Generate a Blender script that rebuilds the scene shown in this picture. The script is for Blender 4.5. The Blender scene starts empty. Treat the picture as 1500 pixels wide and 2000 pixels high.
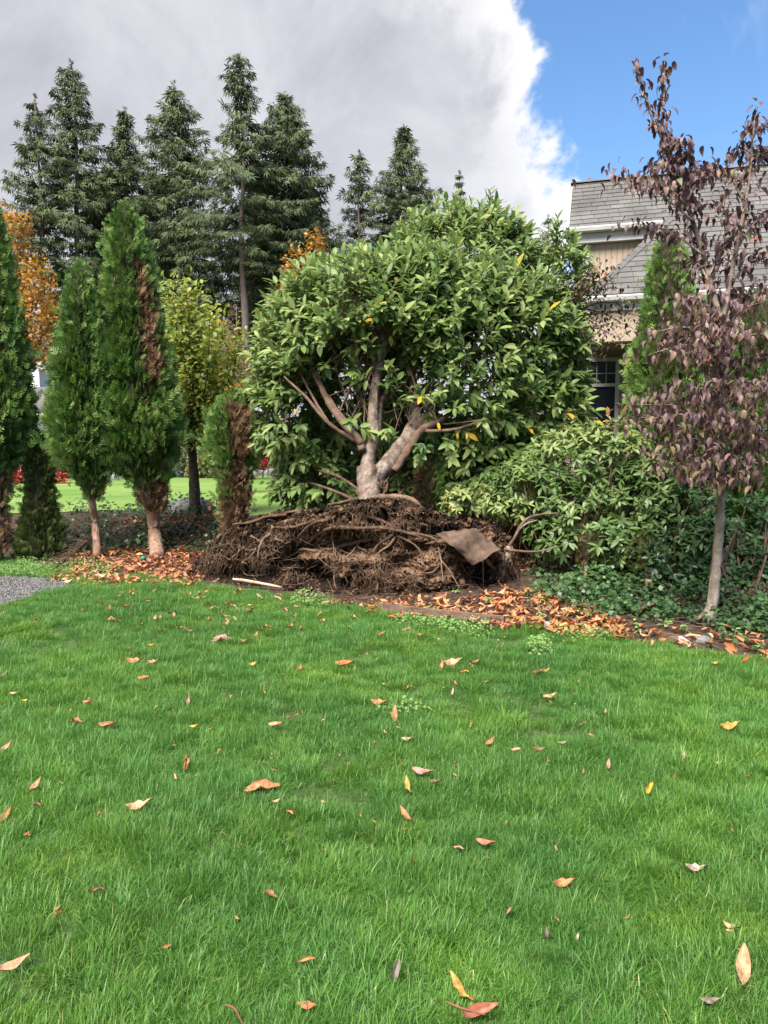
import bpy, math, random
import numpy as np
from mathutils import Vector, Matrix, Euler

random.seed(7)
rng = np.random.default_rng(7)
scene = bpy.context.scene
C = scene.collection

# ------------------------------------------------------------------ camera
F = 1450.0
THETA = math.radians(4.53)
CAMZ = 1.6
cam_d = bpy.data.cameras.new('camera')
cam_d.sensor_fit = 'HORIZONTAL'
cam_d.sensor_width = 36.0
cam_d.lens = 36.0 * F / 1500.0
cam_d.clip_start = 0.05
cam_d.clip_end = 4000
cam = bpy.data.objects.new('camera', cam_d)
cam.location = (0, 0, CAMZ)
cam.rotation_euler = (math.radians(90) - THETA, 0, 0)
C.objects.link(cam)
scene.camera = cam

# ------------------------------------------------------------------ light, sky, exposure
SUN_EL, SUN_AZ = math.radians(54), math.radians(-150)      # azimuth from +Y towards +X: over the right shoulder
world = bpy.data.worlds.new('World')
scene.world = world
world.use_nodes = True
scene.view_settings.view_transform = 'Standard'
scene.view_settings.look = 'None'
scene.view_settings.gamma = 1.0
scene.view_settings.use_curve_mapping = False
scene.view_settings.exposure = 1.62


def build_world():
    nt = world.node_tree
    nt.nodes.clear()
    N, L = nt.nodes.new, nt.links.new
    out = N('ShaderNodeOutputWorld')
    bg = N('ShaderNodeBackground')
    bg.inputs['Strength'].default_value = 0.1
    L(bg.outputs[0], out.inputs[0])
    sky = N('ShaderNodeTexSky')
    sky.sky_type = 'NISHITA'
    sky.sun_disc = False
    sky.sun_elevation = SUN_EL
    sky.sun_rotation = SUN_AZ
    sky.air_density = 1.0
    sky.dust_density = 0.3
    sky.ozone_density = 2.2
    tc = N('ShaderNodeTexCoord')

    def math_(op, a, b=None, clamp=False):
        m = N('ShaderNodeMath'); m.operation = op; m.use_clamp = clamp
        for i, v in enumerate((a, b)):
            if v is None: continue
            if isinstance(v, (int, float)): m.inputs[i].default_value = v
            else: L(v, m.inputs[i])
        return m.outputs[0]
    sep = N('ShaderNodeSeparateXYZ'); L(tc.outputs['Generated'], sep.inputs[0])
    # flat cloud layer coordinates
    zz = math_('ADD', math_('MAXIMUM', sep.outputs[2], 0.0), 0.30)
    cu = math_('DIVIDE', sep.outputs[0], zz)
    cv = math_('DIVIDE', sep.outputs[1], zz)
    comb = N('ShaderNodeCombineXYZ'); L(cu, comb.inputs[0]); L(cv, comb.inputs[1]); L(sep.outputs[2], comb.inputs[2])

    def noise(vec, scale, detail, rough, w=0.0, dist=0.0):
        n = N('ShaderNodeTexNoise'); n.noise_dimensions = '4D'
        n.inputs['W'].default_value = w
        n.inputs['Scale'].default_value = scale; n.inputs['Detail'].default_value = detail
        n.inputs['Roughness'].default_value = rough; n.inputs['Distortion'].default_value = dist
        L(vec, n.inputs['Vector'])
        return n.outputs['Fac']
    n1 = noise(comb.outputs[0], 2.1, 8, 0.58, 6.2, 0.3)
    n2 = noise(tc.outputs['Generated'], 7.0, 8, 0.62, 7.7, 0.35)
    # the cloud bank lies to the left of a line that runs a little right of the view
    phi = math.atan(0.235)
    side = math_('SUBTRACT', math_('MULTIPLY', sep.outputs[1], math.sin(phi)), math_('MULTIPLY', sep.outputs[0], math.cos(phi)))
    side = math_('SUBTRACT', side, math_('MULTIPLY', math_('SUBTRACT', sep.outputs[2], 0.30), 0.26))
    d = math_('ADD', side, math_('MULTIPLY', math_('SUBTRACT', n1, 0.5), 0.14))
    d = math_('ADD', d, math_('MULTIPLY', math_('SUBTRACT', n2, 0.52), 0.46))
    mr = N('ShaderNodeMapRange'); mr.interpolation_type = 'SMOOTHSTEP'
    L(d, mr.inputs[0]); mr.inputs[1].default_value = -0.022; mr.inputs[2].default_value = 0.03
    bank = mr.outputs[0]
    # small wisps in the blue
    n3 = noise(tc.outputs['Generated'], 6.5, 5, 0.55, 8.3, 0.4)
    mw = N('ShaderNodeMapRange'); mw.interpolation_type = 'SMOOTHSTEP'
    L(n3, mw.inputs[0]); mw.inputs[1].default_value = 0.57; mw.inputs[2].default_value = 0.78; mw.inputs[4].default_value = 0.55
    mask = math_('MAXIMUM', bank, mw.outputs[0])
    # brightness of the bank: grey inside, white rim
    n4 = noise(tc.outputs['Generated'], 4.6, 8, 0.6, 5.5, 0.45)
    ramp = N('ShaderNodeValToRGB')
    ramp.color_ramp.elements[0].position = 0.34; ramp.color_ramp.elements[0].color = (1.66, 1.68, 1.92, 1)
    ramp.color_ramp.elements[1].position = 0.68; ramp.color_ramp.elements[1].color = (2.75, 2.78, 2.95, 1)
    L(n4, ramp.inputs[0])
    rim = N('ShaderNodeMapRange'); rim.interpolation_type = 'SMOOTHSTEP'
    L(d, rim.inputs[0]); rim.inputs[1].default_value = 0.14; rim.inputs[2].default_value = 0.0
    mixr = N('ShaderNodeMix'); mixr.data_type = 'RGBA'
    L(math_('MULTIPLY', rim.outputs[0], math_('ADD', math_('MULTIPLY', n2, 3.2), -0.85, True), True), mixr.inputs[0])
    L(ramp.outputs[0], mixr.inputs[6]); mixr.inputs[7].default_value = (4.0, 4.0, 4.05, 1)
    # saturated clear blue
    hs = N('ShaderNodeHueSaturation'); hs.inputs['Saturation'].default_value = 1.15; hs.inputs['Value'].default_value = 0.80
    L(sky.outputs[0], hs.inputs['Color'])
    mix = N('ShaderNodeMix'); mix.data_type = 'RGBA'
    L(mask, mix.inputs[0]); L(hs.outputs[0], mix.inputs[6]); L(mixr.outputs[2], mix.inputs[7])
    L(mix.outputs[2], bg.inputs[0])


build_world()
sun_d = bpy.data.lights.new('sun', 'SUN')
sun_d.energy = 3.9
sun_d.angle = math.radians(34)
sun_d.color = (1.0, 0.95, 0.88)
sun = bpy.data.objects.new('sun', sun_d)
sdir = Vector((math.sin(SUN_AZ) * math.cos(SUN_EL), math.cos(SUN_AZ) * math.cos(SUN_EL), math.sin(SUN_EL)))
sun.rotation_euler = sdir.to_track_quat('Z', 'Y').to_euler()
C.objects.link(sun)

# ------------------------------------------------------------------ measuring helpers
_up = np.array([0, math.sin(THETA), math.cos(THETA)])
_fw = np.array([0, math.cos(THETA), -math.sin(THETA)])


def ray(px, py):
    return np.array([(px - 750) / F, 0, 0]) + (1000 - py) / F * _up + _fw


def pt(px, py, Y):
    d = ray(px, py)
    return np.array([0, 0, CAMZ]) + d * (Y / d[1])


def gnd(px, py, z=0.0):
    d = ray(px, py)
    return np.array([0, 0, CAMZ]) + d * ((z - CAMZ) / d[2])


def proj(P):
    P = np.asarray(P, float) - np.array([0, 0, CAMZ])
    f = P @ _fw
    f = np.where(f < 0.05, 0.05, f)
    return 750 + F * P[..., 0] / f, 1000 - F * (P @ _up) / f, f


def ray_plane(px, py, P0, Nn):
    d = ray(px, py); o = np.array([0, 0, CAMZ])
    return o + d * (np.dot(P0 - o, Nn) / np.dot(d, Nn))


# ------------------------------------------------------------------ numpy noise
def _hash(ix, iy, iz, seed):
    h = (ix * 374761393 + iy * 668265263 + iz * 2147483647 + seed * 974711) & 0xFFFFFFFF
    h = ((h ^ (h >> 13)) * 1274126177) & 0xFFFFFFFF
    h = ((h ^ (h >> 16)) * 2246822519) & 0xFFFFFFFF
    return ((h ^ (h >> 15)) & 0xFFFFFF) / float(0xFFFFFF)


def vnoise(P, seed=0):
    P = np.asarray(P, float)
    I = np.floor(P).astype(np.int64); f = P - I; f = f * f * (3 - 2 * f)
    r = 0
    for dx in (0, 1):
        wx = f[:, 0] if dx else 1 - f[:, 0]
        for dy in (0, 1):
            wy = f[:, 1] if dy else 1 - f[:, 1]
            for dz in (0, 1):
                wz = f[:, 2] if dz else 1 - f[:, 2]
                r = r + wx * wy * wz * _hash(I[:, 0] + dx, I[:, 1] + dy, I[:, 2] + dz, seed)
    return r


def fbm(P, octaves=4, seed=0, gain=0.5):
    P = np.asarray(P, float); a, t, s = 1.0, 0.0, 0.0
    for o in range(octaves):
        t = t + a * vnoise(P * (2.03 ** o) + o * 17.3, seed + o); s += a; a *= gain
    return t / s


def smooth(a, b, x):
    t = np.clip((np.asarray(x, float) - a) / (b - a), 0, 1)
    return t * t * (3 - 2 * t)


def nrm(v):
    v = np.asarray(v, float)
    return v / np.maximum(np.linalg.norm(v, axis=-1, keepdims=True), 1e-9)


# ------------------------------------------------------------------ mesh builder
class MB:
    def __init__(s):
        s.v, s.t, s.q, s.a, s.n = [], [], [], [], 0

    def add(s, v, quads=None, tris=None, tint=0.5):
        v = np.asarray(v, float).reshape(-1, 3)
        if quads is not None and len(quads): s.q.append(np.asarray(quads, np.int64).reshape(-1, 4) + s.n)
        if tris is not None and len(tris): s.t.append(np.asarray(tris, np.int64).reshape(-1, 3) + s.n)
        s.v.append(v)
        s.a.append(np.broadcast_to(np.asarray(tint, float).reshape(-1) if np.ndim(tint) else np.full(len(v), tint), (len(v),)))
        s.n += len(v)
        return s

    def mesh(s, name, mat=None, smooth_=True):
        me = bpy.data.meshes.new(name)
        if not s.n: return me
        V = np.concatenate(s.v)
        q = np.concatenate(s.q) if s.q else np.zeros((0, 4), np.int64)
        t = np.concatenate(s.t) if s.t else np.zeros((0, 3), np.int64)
        loops = np.concatenate([q.ravel(), t.ravel()]).astype(np.int32)
        starts = np.concatenate([np.arange(len(q)) * 4, len(q) * 4 + np.arange(len(t)) * 3]).astype(np.int32)
        me.vertices.add(len(V)); me.vertices.foreach_set('co', V.astype(np.float32).ravel())
        me.loops.add(len(loops)); me.loops.foreach_set('vertex_index', loops)
        me.polygons.add(len(starts)); me.polygons.foreach_set('loop_start', starts)
        me.polygons.foreach_set('use_smooth', np.full(len(starts), smooth_, bool))
        at = me.attributes.new('tint', 'FLOAT', 'POINT')
        at.data.foreach_set('value', np.concatenate(s.a).astype(np.float32))
        me.update(calc_edges=True)
        me.validate()
        if mat: me.materials.append(mat)
        return me

    def build(s, name, mat=None, parent=None, kind=None, smooth_=True):
        o = bpy.data.objects.new(name, s.mesh(name, mat, smooth_))
        C.objects.link(o)
        if parent is not None:
            o.parent = parent
            o.matrix_parent_inverse = inv(parent)
        if kind: o['kind'] = kind
        return o


def inv(p):
    # parents are placed by location only and hold no rotation; the world matrix is built by hand so no depsgraph update is needed
    m = Matrix.Translation(p.location)
    q = p.parent
    while q is not None:
        q = q.parent
    return m.inverted() if p.parent is None else Matrix.Identity(4)


def thing(name, label, cat, loc, group=None):
    o = bpy.data.objects.new(name, None)
    o.location = Vector([float(c) for c in loc])
    o.empty_display_size = 0.1
    C.objects.link(o)
    return tag(o, label, cat, group)


def tag(o, label=None, cat=None, group=None, kind=None):
    if label: o['label'] = label
    if cat: o['category'] = cat
    if group: o['group'] = group
    if kind: o['kind'] = kind
    return o


def box(mb, c, sx, sy, sz, R=None, tint=0.5, taper=0.0):
    hx, hy, hz = sx / 2, sy / 2, sz / 2
    v = np.array([[x, y, z] for z in (-hz, hz) for y in (-hy, hy) for x in (-hx, hx)], float)
    if R is not None: v = v @ np.asarray(R, float).T
    v = v + np.asarray(c, float)
    mb.add(v, quads=[[0, 2, 3, 1], [4, 5, 7, 6], [0, 1, 5, 4], [2, 6, 7, 3], [0, 4, 6, 2], [1, 3, 7, 5]], tint=tint)


def catmull(P, n):
    P = np.asarray(P, float)
    if len(P) < 3:
        t = np.linspace(0, 1, n)[:, None]
        return P[0] * (1 - t) + P[-1] * t
    Q = np.vstack([2 * P[0] - P[1], P, 2 * P[-1] - P[-2]])
    out = []
    ts = np.linspace(0, len(P) - 1, n)
    for t in ts:
        i = min(int(t), len(P) - 2); f = t - i
        a, b, c, d = Q[i], Q[i + 1], Q[i + 2], Q[i + 3]
        out.append(0.5 * (2 * b + (c - a) * f + (2 * a - 5 * b + 4 * c - d) * f * f + (3 * b - a - 3 * c + d) * f ** 3))
    return np.array(out)


def tube(mb, P, r, sides=7, n=None, rough=0.0, seed=0, tint=0.5, flat=1.0, jit=0.0):
    """tapered tube through points P (r: radius per point)"""
    P = np.asarray(P, float)
    n = n or max(3, (len(P) - 1) * 5 + 1)
    Q = catmull(P, n)
    if jit:
        Q[1:-1] += (rng.random((n - 2, 3)) - .5) * jit
    rr = np.interp(np.linspace(0, len(P) - 1, n), np.arange(len(P)), np.broadcast_to(np.asarray(r, float), (len(P),)))
    T = nrm(np.gradient(Q, axis=0))
    ref = np.array([0, 0, 1.0]) if abs(T[0][2]) < 0.9 else np.array([1.0, 0, 0])
    u = nrm(ref - T * (T @ ref)[:, None]); w = np.cross(T, u)
    a = np.linspace(0, 2 * math.pi, sides, endpoint=False)
    ring = (u[:, None, :] * np.cos(a)[None, :, None] * flat + w[:, None, :] * np.sin(a)[None, :, None])
    V = Q[:, None, :] + ring * rr[:, None, None]
    if rough:
        k = vnoise((V * (3.0 / max(rr.max(), .004))).reshape(-1, 3), seed).reshape(n, sides) - .5
        V = V + ring * (k * rough * rr[:, None] * 2)[..., None]
    V = V.reshape(-1, 3)
    i = np.arange(n - 1)[:, None] * sides; j = np.arange(sides)[None, :]; jn = (j + 1) % sides
    q = np.stack([i + j, i + jn, i + sides + jn, i + sides + j], -1).reshape(-1, 4)
    V = np.vstack([V, Q[:1], Q[-1:]])
    m = n * sides
    tr = [[m, (k + 1) % sides, k] for k in range(sides)] + [[m + 1, (n - 1) * sides + k, (n - 1) * sides + (k + 1) % sides] for k in range(sides)]
    mb.add(V, quads=q, tris=tr, tint=tint)
    return Q


def leaf_proto(w=0.18, fold=0.25, droop=0.15, p=0.9, tip=1.0, wave=0.0, twist=0.0):
    """a folded leaf of length 1 along +Y, upper side +Z: 11 vertices, 12 triangles"""
    ys = [0.2, 0.5, 0.8]
    v = [[0, 0, 0]]
    for k, y in enumerate(ys):
        h = w * math.sin(math.pi * y ** p) ** (.75 * tip)
        z = -droop * y * y
        a = twist * y
        for sx in (-1, 0, 1):
            x, dz = sx * h * (1 - .25 * abs(sx) * fold), abs(sx) * h * fold + wave * sx * (1 if k % 2 else -1)
            v.append([x * math.cos(a) - dz * math.sin(a), y * (1 - .12 * droop), z + x * math.sin(a) + dz * math.cos(a)])
    v.append([0, 1 - .2 * droop, -droop * 1.05])
    q = [[1, 2, 5, 4], [2, 3, 6, 5], [4, 5, 8, 7], [5, 6, 9, 8]]
    t = [[0, 2, 1], [0, 3, 2], [7, 8, 10], [8, 9, 10]]
    return np.array(v, float), np.array(q), np.array(t)


def leaf_small(w=0.3, droop=0.2):
    v = np.array([[0, 0, 0], [-w, .5, .06 - droop * .25], [w, .5, .06 - droop * .25], [0, 1, -droop]], float)
    return v, np.zeros((0, 4), int), np.array([[0, 2, 1], [1, 2, 3]])


def frames(D, Nn):
    """rotation matrices whose Y is D and whose Z is close to Nn"""
    D = nrm(D)
    Z = nrm(Nn - D * np.sum(D * Nn, -1, keepdims=True))
    X = np.cross(D, Z)
    return np.stack([X, D, Z], -1)


def scatter(mb, proto, R, P, S, tint):
    v, q, t = proto
    N = len(P)
    if N == 0: return
    V = np.einsum('nij,kj->nki', R, v) * np.asarray(S).reshape(-1, 1, 1) + P[:, None, :]
    off = (np.arange(N) * len(v))[:, None, None]
    qq = (q[None] + off).reshape(-1, 4) if len(q) else None
    tt = (t[None] + off).reshape(-1, 3) if len(t) else None
    mb.add(V.reshape(-1, 3), quads=qq, tris=tt, tint=np.repeat(np.broadcast_to(tint, (N,)), len(v)))


def leafset(parent, name, stuff_name, protos, mat, D, Nn, P, S, tint, limit=300, margin=0):
    """the leaves of one plant: those that show largest and in front become parts, the rest one stuff part"""
    D, Nn, P = np.asarray(D), np.asarray(Nn), np.asarray(P)
    N = len(P)
    R = frames(D, Nn)
    px, py, dep = proj(P + D * np.asarray(S)[:, None] * .5)
    inside = (px > 0) & (px < 1500) & (py > 0) & (py < 2000)
    cell = 11
    key = (px // cell).astype(int) * 4000 + (py // cell).astype(int)
    order = np.lexsort((dep, key))
    first = np.ones(N, bool); first[1:] = key[order][1:] != key[order][:-1]
    front = np.zeros(N, bool); front[order[first]] = True
    face = np.abs(np.sum(R[:, :, 2] * nrm(np.array([0, 0, CAMZ]) - P), -1))
    score = np.where(front & inside, np.asarray(S) / dep * (0.35 + face), 0)
    pick = np.argsort(-score)[:limit]
    pick = pick[score[pick] > 0] if limit else pick[:0]
    sel = np.zeros(N, bool); sel[pick] = True
    var = rng.integers(0, len(protos), N)
    mb = MB()
    for k, pr in enumerate(protos):
        m = ~sel & (var == k)
        scatter(mb, pr, R[m], P[m], np.asarray(S)[m], np.asarray(tint)[m])
    o = mb.build(stuff_name, mat, parent, kind='stuff')
    tb = 6
    cache = {}
    base = Matrix.Translation(parent.location).inverted()
    for i in pick:
        kk = (int(var[i]), int(min(tb - 1, max(0, tint[i] * tb))))
        if kk not in cache:
            m = MB(); m.add(protos[kk[0]][0], quads=protos[kk[0]][1], tris=protos[kk[0]][2], tint=(kk[1] + .5) / tb)
            cache[kk] = m.mesh(name, mat)
        lo = bpy.data.objects.new(name, cache[kk])
        M = Matrix([list(R[i][r] * S[i]) + [P[i][r]] for r in range(3)] + [[0, 0, 0, 1]])
        lo.parent = parent
        lo.matrix_parent_inverse = base
        lo.matrix_basis = M
        C.objects.link(lo)
    return o


# ------------------------------------------------------------------ materials
def new_mat(name):
    m = bpy.data.materials.new(name); m.use_nodes = True
    nt = m.node_tree; nt.nodes.clear()
    return m, nt, nt.nodes.new, nt.links.new


def ramp_node(N, stops):
    r = N('ShaderNodeValToRGB'); cr = r.color_ramp
    while len(cr.elements) < len(stops): cr.elements.new(0.5)
    for e, (p, c) in zip(cr.elements, stops):
        e.position = p; e.color = (*c, 1)
    return r


def mat_leaf(name, stops, rough=0.42, trans=0.25, spec=0.4, nscale=14.0, nmix=0.22, back=None):
    """leaf: colour from the per-leaf tint, mottled by noise, light passing through"""
    m, nt, N, L = new_mat(name)
    out = N('ShaderNodeOutputMaterial')
    at = N('ShaderNodeAttribute'); at.attribute_name = 'tint'
    geo = N('ShaderNodeNewGeometry')
    no = N('ShaderNodeTexNoise'); no.inputs['Scale'].default_value = nscale; no.inputs['Detail'].default_value = 3
    L(geo.outputs['Position'], no.inputs['Vector'])
    ma = N('ShaderNodeMath'); ma.operation = 'MULTIPLY_ADD'
    L(no.outputs['Fac'], ma.inputs[0]); ma.inputs[1].default_value = nmix
    sb = N('ShaderNodeMath'); sb.operation = 'SUBTRACT'; L(at.outputs['Fac'], sb.inputs[0]); sb.inputs[1].default_value = nmix / 2
    L(sb.outputs[0], ma.inputs[2])
    r = ramp_node(N, stops); L(ma.outputs[0], r.inputs[0])
    col = r.outputs[0]
    if back:
        mx = N('ShaderNodeMix'); mx.data_type = 'RGBA'
        L(geo.outputs['Backfacing'], mx.inputs[0]); L(col, mx.inputs[6])
        mb_ = N('ShaderNodeMix'); mb_.data_type = 'RGBA'; mb_.inputs[0].default_value = 0.6
        L(col, mb_.inputs[6]); mb_.inputs[7].default_value = (*back, 1)
        L(mb_.outputs[2], mx.inputs[7]); col = mx.outputs[2]
    b = N('ShaderNodeBsdfPrincipled'); b.inputs['Roughness'].default_value = rough
    b.inputs['Specular IOR Level'].default_value = spec
    L(col, b.inputs['Base Color'])
    if trans > 0:
        tr = N('ShaderNodeBsdfTranslucent')
        hs = N('ShaderNodeHueSaturation'); hs.inputs['Saturation'].default_value = 1.1; hs.inputs['Value'].default_value = 1.3
        L(col, hs.inputs['Color']); L(hs.outputs[0], tr.inputs[0])
        ms = N('ShaderNodeMixShader'); ms.inputs[0].default_value = trans
        L(b.outputs[0], ms.inputs[1]); L(tr.outputs[0], ms.inputs[2]); L(ms.outputs[0], out.inputs[0])
    else:
        L(b.outputs[0], out.inputs[0])
    return m


def mat_rough(name, stops, scale=8.0, detail=6, rough=0.9, bump=0.3, bscale=None, stretch=(1, 1, 1), spec=0.2, dist=0.0, use_tint=0.0, bdist=0.02):
    m, nt, N, L = new_mat(name)
    out = N('ShaderNodeOutputMaterial')
    geo = N('ShaderNodeNewGeometry')
    mp = N('ShaderNodeMapping'); mp.inputs['Scale'].default_value = stretch
    L(geo.outputs['Position'], mp.inputs[0])
    no = N('ShaderNodeTexNoise'); no.inputs['Scale'].default_value = scale; no.inputs['Detail'].default_value = detail
    no.inputs['Roughness'].default_value = 0.62; no.inputs['Distortion'].default_value = dist
    L(mp.outputs[0], no.inputs['Vector'])
    fac = no.outputs['Fac']
    if use_tint:
        at = N('ShaderNodeAttribute'); at.attribute_name = 'tint'
        ma = N('ShaderNodeMath'); ma.operation = 'MULTIPLY_ADD'
        sb = N('ShaderNodeMath'); sb.operation = 'SUBTRACT'; L(at.outputs['Fac'], sb.inputs[0]); sb.inputs[1].default_value = .5
        L(sb.outputs[0], ma.inputs[0]); ma.inputs[1].default_value = use_tint; L(fac, ma.inputs[2]); fac = ma.outputs[0]
    r = ramp_node(N, stops); L(fac, r.inputs[0])
    b = N('ShaderNodeBsdfPrincipled'); b.inputs['Roughness'].default_value = rough
    b.inputs['Specular IOR Level'].default_value = spec
    L(r.outputs[0], b.inputs['Base Color'])
    if bump:
        n2 = N('ShaderNodeTexNoise'); n2.inputs['Scale'].default_value = bscale or scale * 4; n2.inputs['Detail'].default_value = 5
        L(mp.outputs[0], n2.inputs['Vector'])
        bp = N('ShaderNodeBump'); bp.inputs['Strength'].default_value = bump; bp.inputs['Distance'].default_value = bdist
        L(n2.outputs['Fac'], bp.inputs['Height']); L(bp.outputs[0], b.inputs['Normal'])
    L(b.outputs[0], out.inputs[0])
    return m


def mat_objcolor(name, rough=0.6, trans=0.15):
    """fallen leaves: colour of the object, veined and blotched"""
    m, nt, N, L = new_mat(name)
    out = N('ShaderNodeOutputMaterial')
    oi = N('ShaderNodeObjectInfo')
    geo = N('ShaderNodeNewGeometry')
    no = N('ShaderNodeTexNoise'); no.inputs['Scale'].default_value = 38; no.inputs['Detail'].default_value = 4
    L(geo.outputs['Position'], no.inputs['Vector'])
    r = ramp_node(N, [(0.3, (0.45, 0.38, 0.34)), (0.6, (1, 1, 1)), (0.8, (1.15, 1.1, 1.0))]); L(no.outputs['Fac'], r.inputs[0])
    mx = N('ShaderNodeMix'); mx.data_type = 'RGBA'; mx.blend_type = 'MULTIPLY'; mx.inputs[0].default_value = 1
    L(oi.outputs['Color'], mx.inputs[6]); L(r.outputs[0], mx.inputs[7])
    b = N('ShaderNodeBsdfPrincipled'); b.inputs['Roughness'].default_value = rough
    L(mx.outputs[2], b.inputs['Base Color'])
    tr = N('ShaderNodeBsdfTranslucent'); L(mx.outputs[2], tr.inputs[0])
    ms = N('ShaderNodeMixShader'); ms.inputs[0].default_value = trans
    L(b.outputs[0], ms.inputs[1]); L(tr.outputs[0], ms.inputs[2]); L(ms.outputs[0], out.inputs[0])
    return m


def mat_grass(name):
    m, nt, N, L = new_mat(name)
    out = N('ShaderNodeOutputMaterial')
    at = N('ShaderNodeAttribute'); at.attribute_name = 'tint'
    geo = N('ShaderNodeNewGeometry')
    n1 = N('ShaderNodeTexNoise'); n1.inputs['Scale'].default_value = 1.3; n1.inputs['Detail'].default_value = 4
    n1.inputs['Roughness'].default_value = 0.6
    L(geo.outputs['Position'], n1.inputs['Vector'])
    n2 = N('ShaderNodeTexNoise'); n2.inputs['Scale'].default_value = 0.7; n2.inputs['Detail'].default_value = 2
    L(geo.outputs['Position'], n2.inputs['Vector'])
    r = ramp_node(N, [(0.0, (0.036, 0.102, 0.014)), (0.45, (0.080, 0.200, 0.028)), (0.75, (0.142, 0.284, 0.060)),
                      (0.90, (0.175, 0.300, 0.110)), (0.955, (0.24, 0.30, 0.11)), (1.0, (0.44, 0.38, 0.19))])
    L(at.outputs['Fac'], r.inputs[0])
    # patches: yellower and bluer grass
    pr = ramp_node(N, [(0.32, (0.82, 0.94, 1.05)), (0.5, (1, 1, 1)), (0.66, (1.28, 1.12, 0.82))]); L(n1.outputs['Fac'], pr.inputs[0])
    mx = N('ShaderNodeMix'); mx.data_type = 'RGBA'; mx.blend_type = 'MULTIPLY'; mx.inputs[0].default_value = 1
    L(r.outputs[0], mx.inputs[6]); L(pr.outputs[0], mx.inputs[7])
    p2 = ramp_node(N, [(0.35, (0.88, 0.90, 0.9)), (0.65, (1.18, 1.15, 1.1))]); L(n2.outputs['Fac'], p2.inputs[0])
    m2 = N('ShaderNodeMix'); m2.data_type = 'RGBA'; m2.blend_type = 'MULTIPLY'; m2.inputs[0].default_value = 1
    L(mx.outputs[2], m2.inputs[6]); L(p2.outputs[0], m2.inputs[7])
    b = N('ShaderNodeBsdfPrincipled'); b.inputs['Roughness'].default_value = 0.45; b.inputs['Specular IOR Level'].default_value = 0.35
    L(m2.outputs[2], b.inputs['Base Color'])
    tr = N('ShaderNodeBsdfTranslucent')
    hs = N('ShaderNodeHueSaturation'); hs.inputs['Value'].default_value = 1.4
    L(m2.outputs[2], hs.inputs['Color']); L(hs.outputs[0], tr.inputs[0])
    ms = N('ShaderNodeMixShader'); ms.inputs[0].default_value = 0.35
    L(b.outputs[0], ms.inputs[1]); L(tr.outputs[0], ms.inputs[2]); L(ms.outputs[0], out.inputs[0])
    return m


M = {}
M['grass'] = mat_grass('grass_blades')
M['lawn'] = mat_rough('lawn_thatch', [(0.3, (0.025, 0.045, 0.012)), (0.55, (0.05, 0.085, 0.022)), (0.75, (0.10, 0.10, 0.045))], 30, bump=0.5)
M['far_lawn'] = mat_rough('mown_lawn', [(0.3, (0.085, 0.165, 0.030)), (0.5, (0.13, 0.21, 0.045)), (0.72, (0.20, 0.24, 0.07))], 0.5, 9, bump=0.4, bscale=25)
M['soil'] = mat_rough('bed_soil', [(0.3, (0.020, 0.013, 0.009)), (0.5, (0.050, 0.032, 0.022)), (0.7, (0.095, 0.062, 0.040))], 9, bump=0.8, bscale=40)
M['gravel'] = mat_rough('gravel', [(0.3, (0.07, 0.065, 0.06)), (0.5, (0.135, 0.13, 0.125)), (0.7, (0.24, 0.23, 0.22))], 45, 3, bump=0.9, bscale=60, use_tint=0.7)
M['asphalt'] = mat_rough('asphalt', [(0.3, (0.10, 0.10, 0.105)), (0.7, (0.17, 0.17, 0.175))], 10, bump=0.2)
M['root_soil'] = mat_rough('root_plate_soil', [(0.28, (0.013, 0.007, 0.004)), (0.44, (0.044, 0.023, 0.013)), (0.58, (0.105, 0.058, 0.032)), (0.76, (0.19, 0.115, 0.068))],
                           5.5, 9, bump=0.9, bscale=34, use_tint=0.75, bdist=0.03)
M['root'] = mat_rough('root_bark', [(0.3, (0.040, 0.022, 0.013)), (0.5, (0.105, 0.062, 0.038)), (0.72, (0.20, 0.130, 0.085))], 14, 6, bump=0.5, bscale=50, use_tint=0.7)
M['fine_root'] = mat_rough('fine_roots', [(0.25, (0.030, 0.016, 0.009)), (0.5, (0.080, 0.046, 0.026)), (0.75, (0.17, 0.110, 0.068))], 20, 3, bump=0, use_tint=0.8)
M['laurel_bark'] = mat_rough('laurel_bark', [(0.30, (0.045, 0.030, 0.023)), (0.44, (0.12, 0.083, 0.062)), (0.56, (0.19, 0.145, 0.115)), (0.72, (0.33, 0.275, 0.235))], 11, 9, bump=0.9, bscale=36, stretch=(1, 1, .6), use_tint=0.3)
M['limb_bark'] = mat_rough('limb_bark', [(0.3, (0.07, 0.040, 0.028)), (0.55, (0.145, 0.090, 0.063)), (0.75, (0.23, 0.16, 0.118))], 9, 6, bump=0.4, bscale=40, use_tint=0.5)
M['thuja_bark'] = mat_rough('cedar_bark', [(0.3, (0.13, 0.068, 0.042)), (0.5, (0.25, 0.15, 0.10)), (0.7, (0.36, 0.25, 0.18))], 22, 6, bump=0.8, bscale=50, stretch=(1, 1, .12))
M['dark_bark'] = mat_rough('dark_bark', [(0.3, (0.030, 0.026, 0.020)), (0.55, (0.070, 0.060, 0.046)), (0.72, (0.13, 0.12, 0.09))], 18, 6, bump=0.8, bscale=50)
M['dogwood_bark'] = mat_rough('dogwood_bark', [(0.3, (0.12, 0.088, 0.066)), (0.5, (0.225, 0.178, 0.140)), (0.7, (0.33, 0.275, 0.225))], 16, 7, bump=0.5, bscale=60, stretch=(1, 1, .6))
M['fir_bark'] = mat_rough('fir_bark', [(0.3, (0.12, 0.09, 0.075)), (0.6, (0.23, 0.175, 0.15)), (0.75, (0.32, 0.26, 0.22))], 2.2, 5, bump=0.4, bscale=8, stretch=(1, 1, .3))
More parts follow.
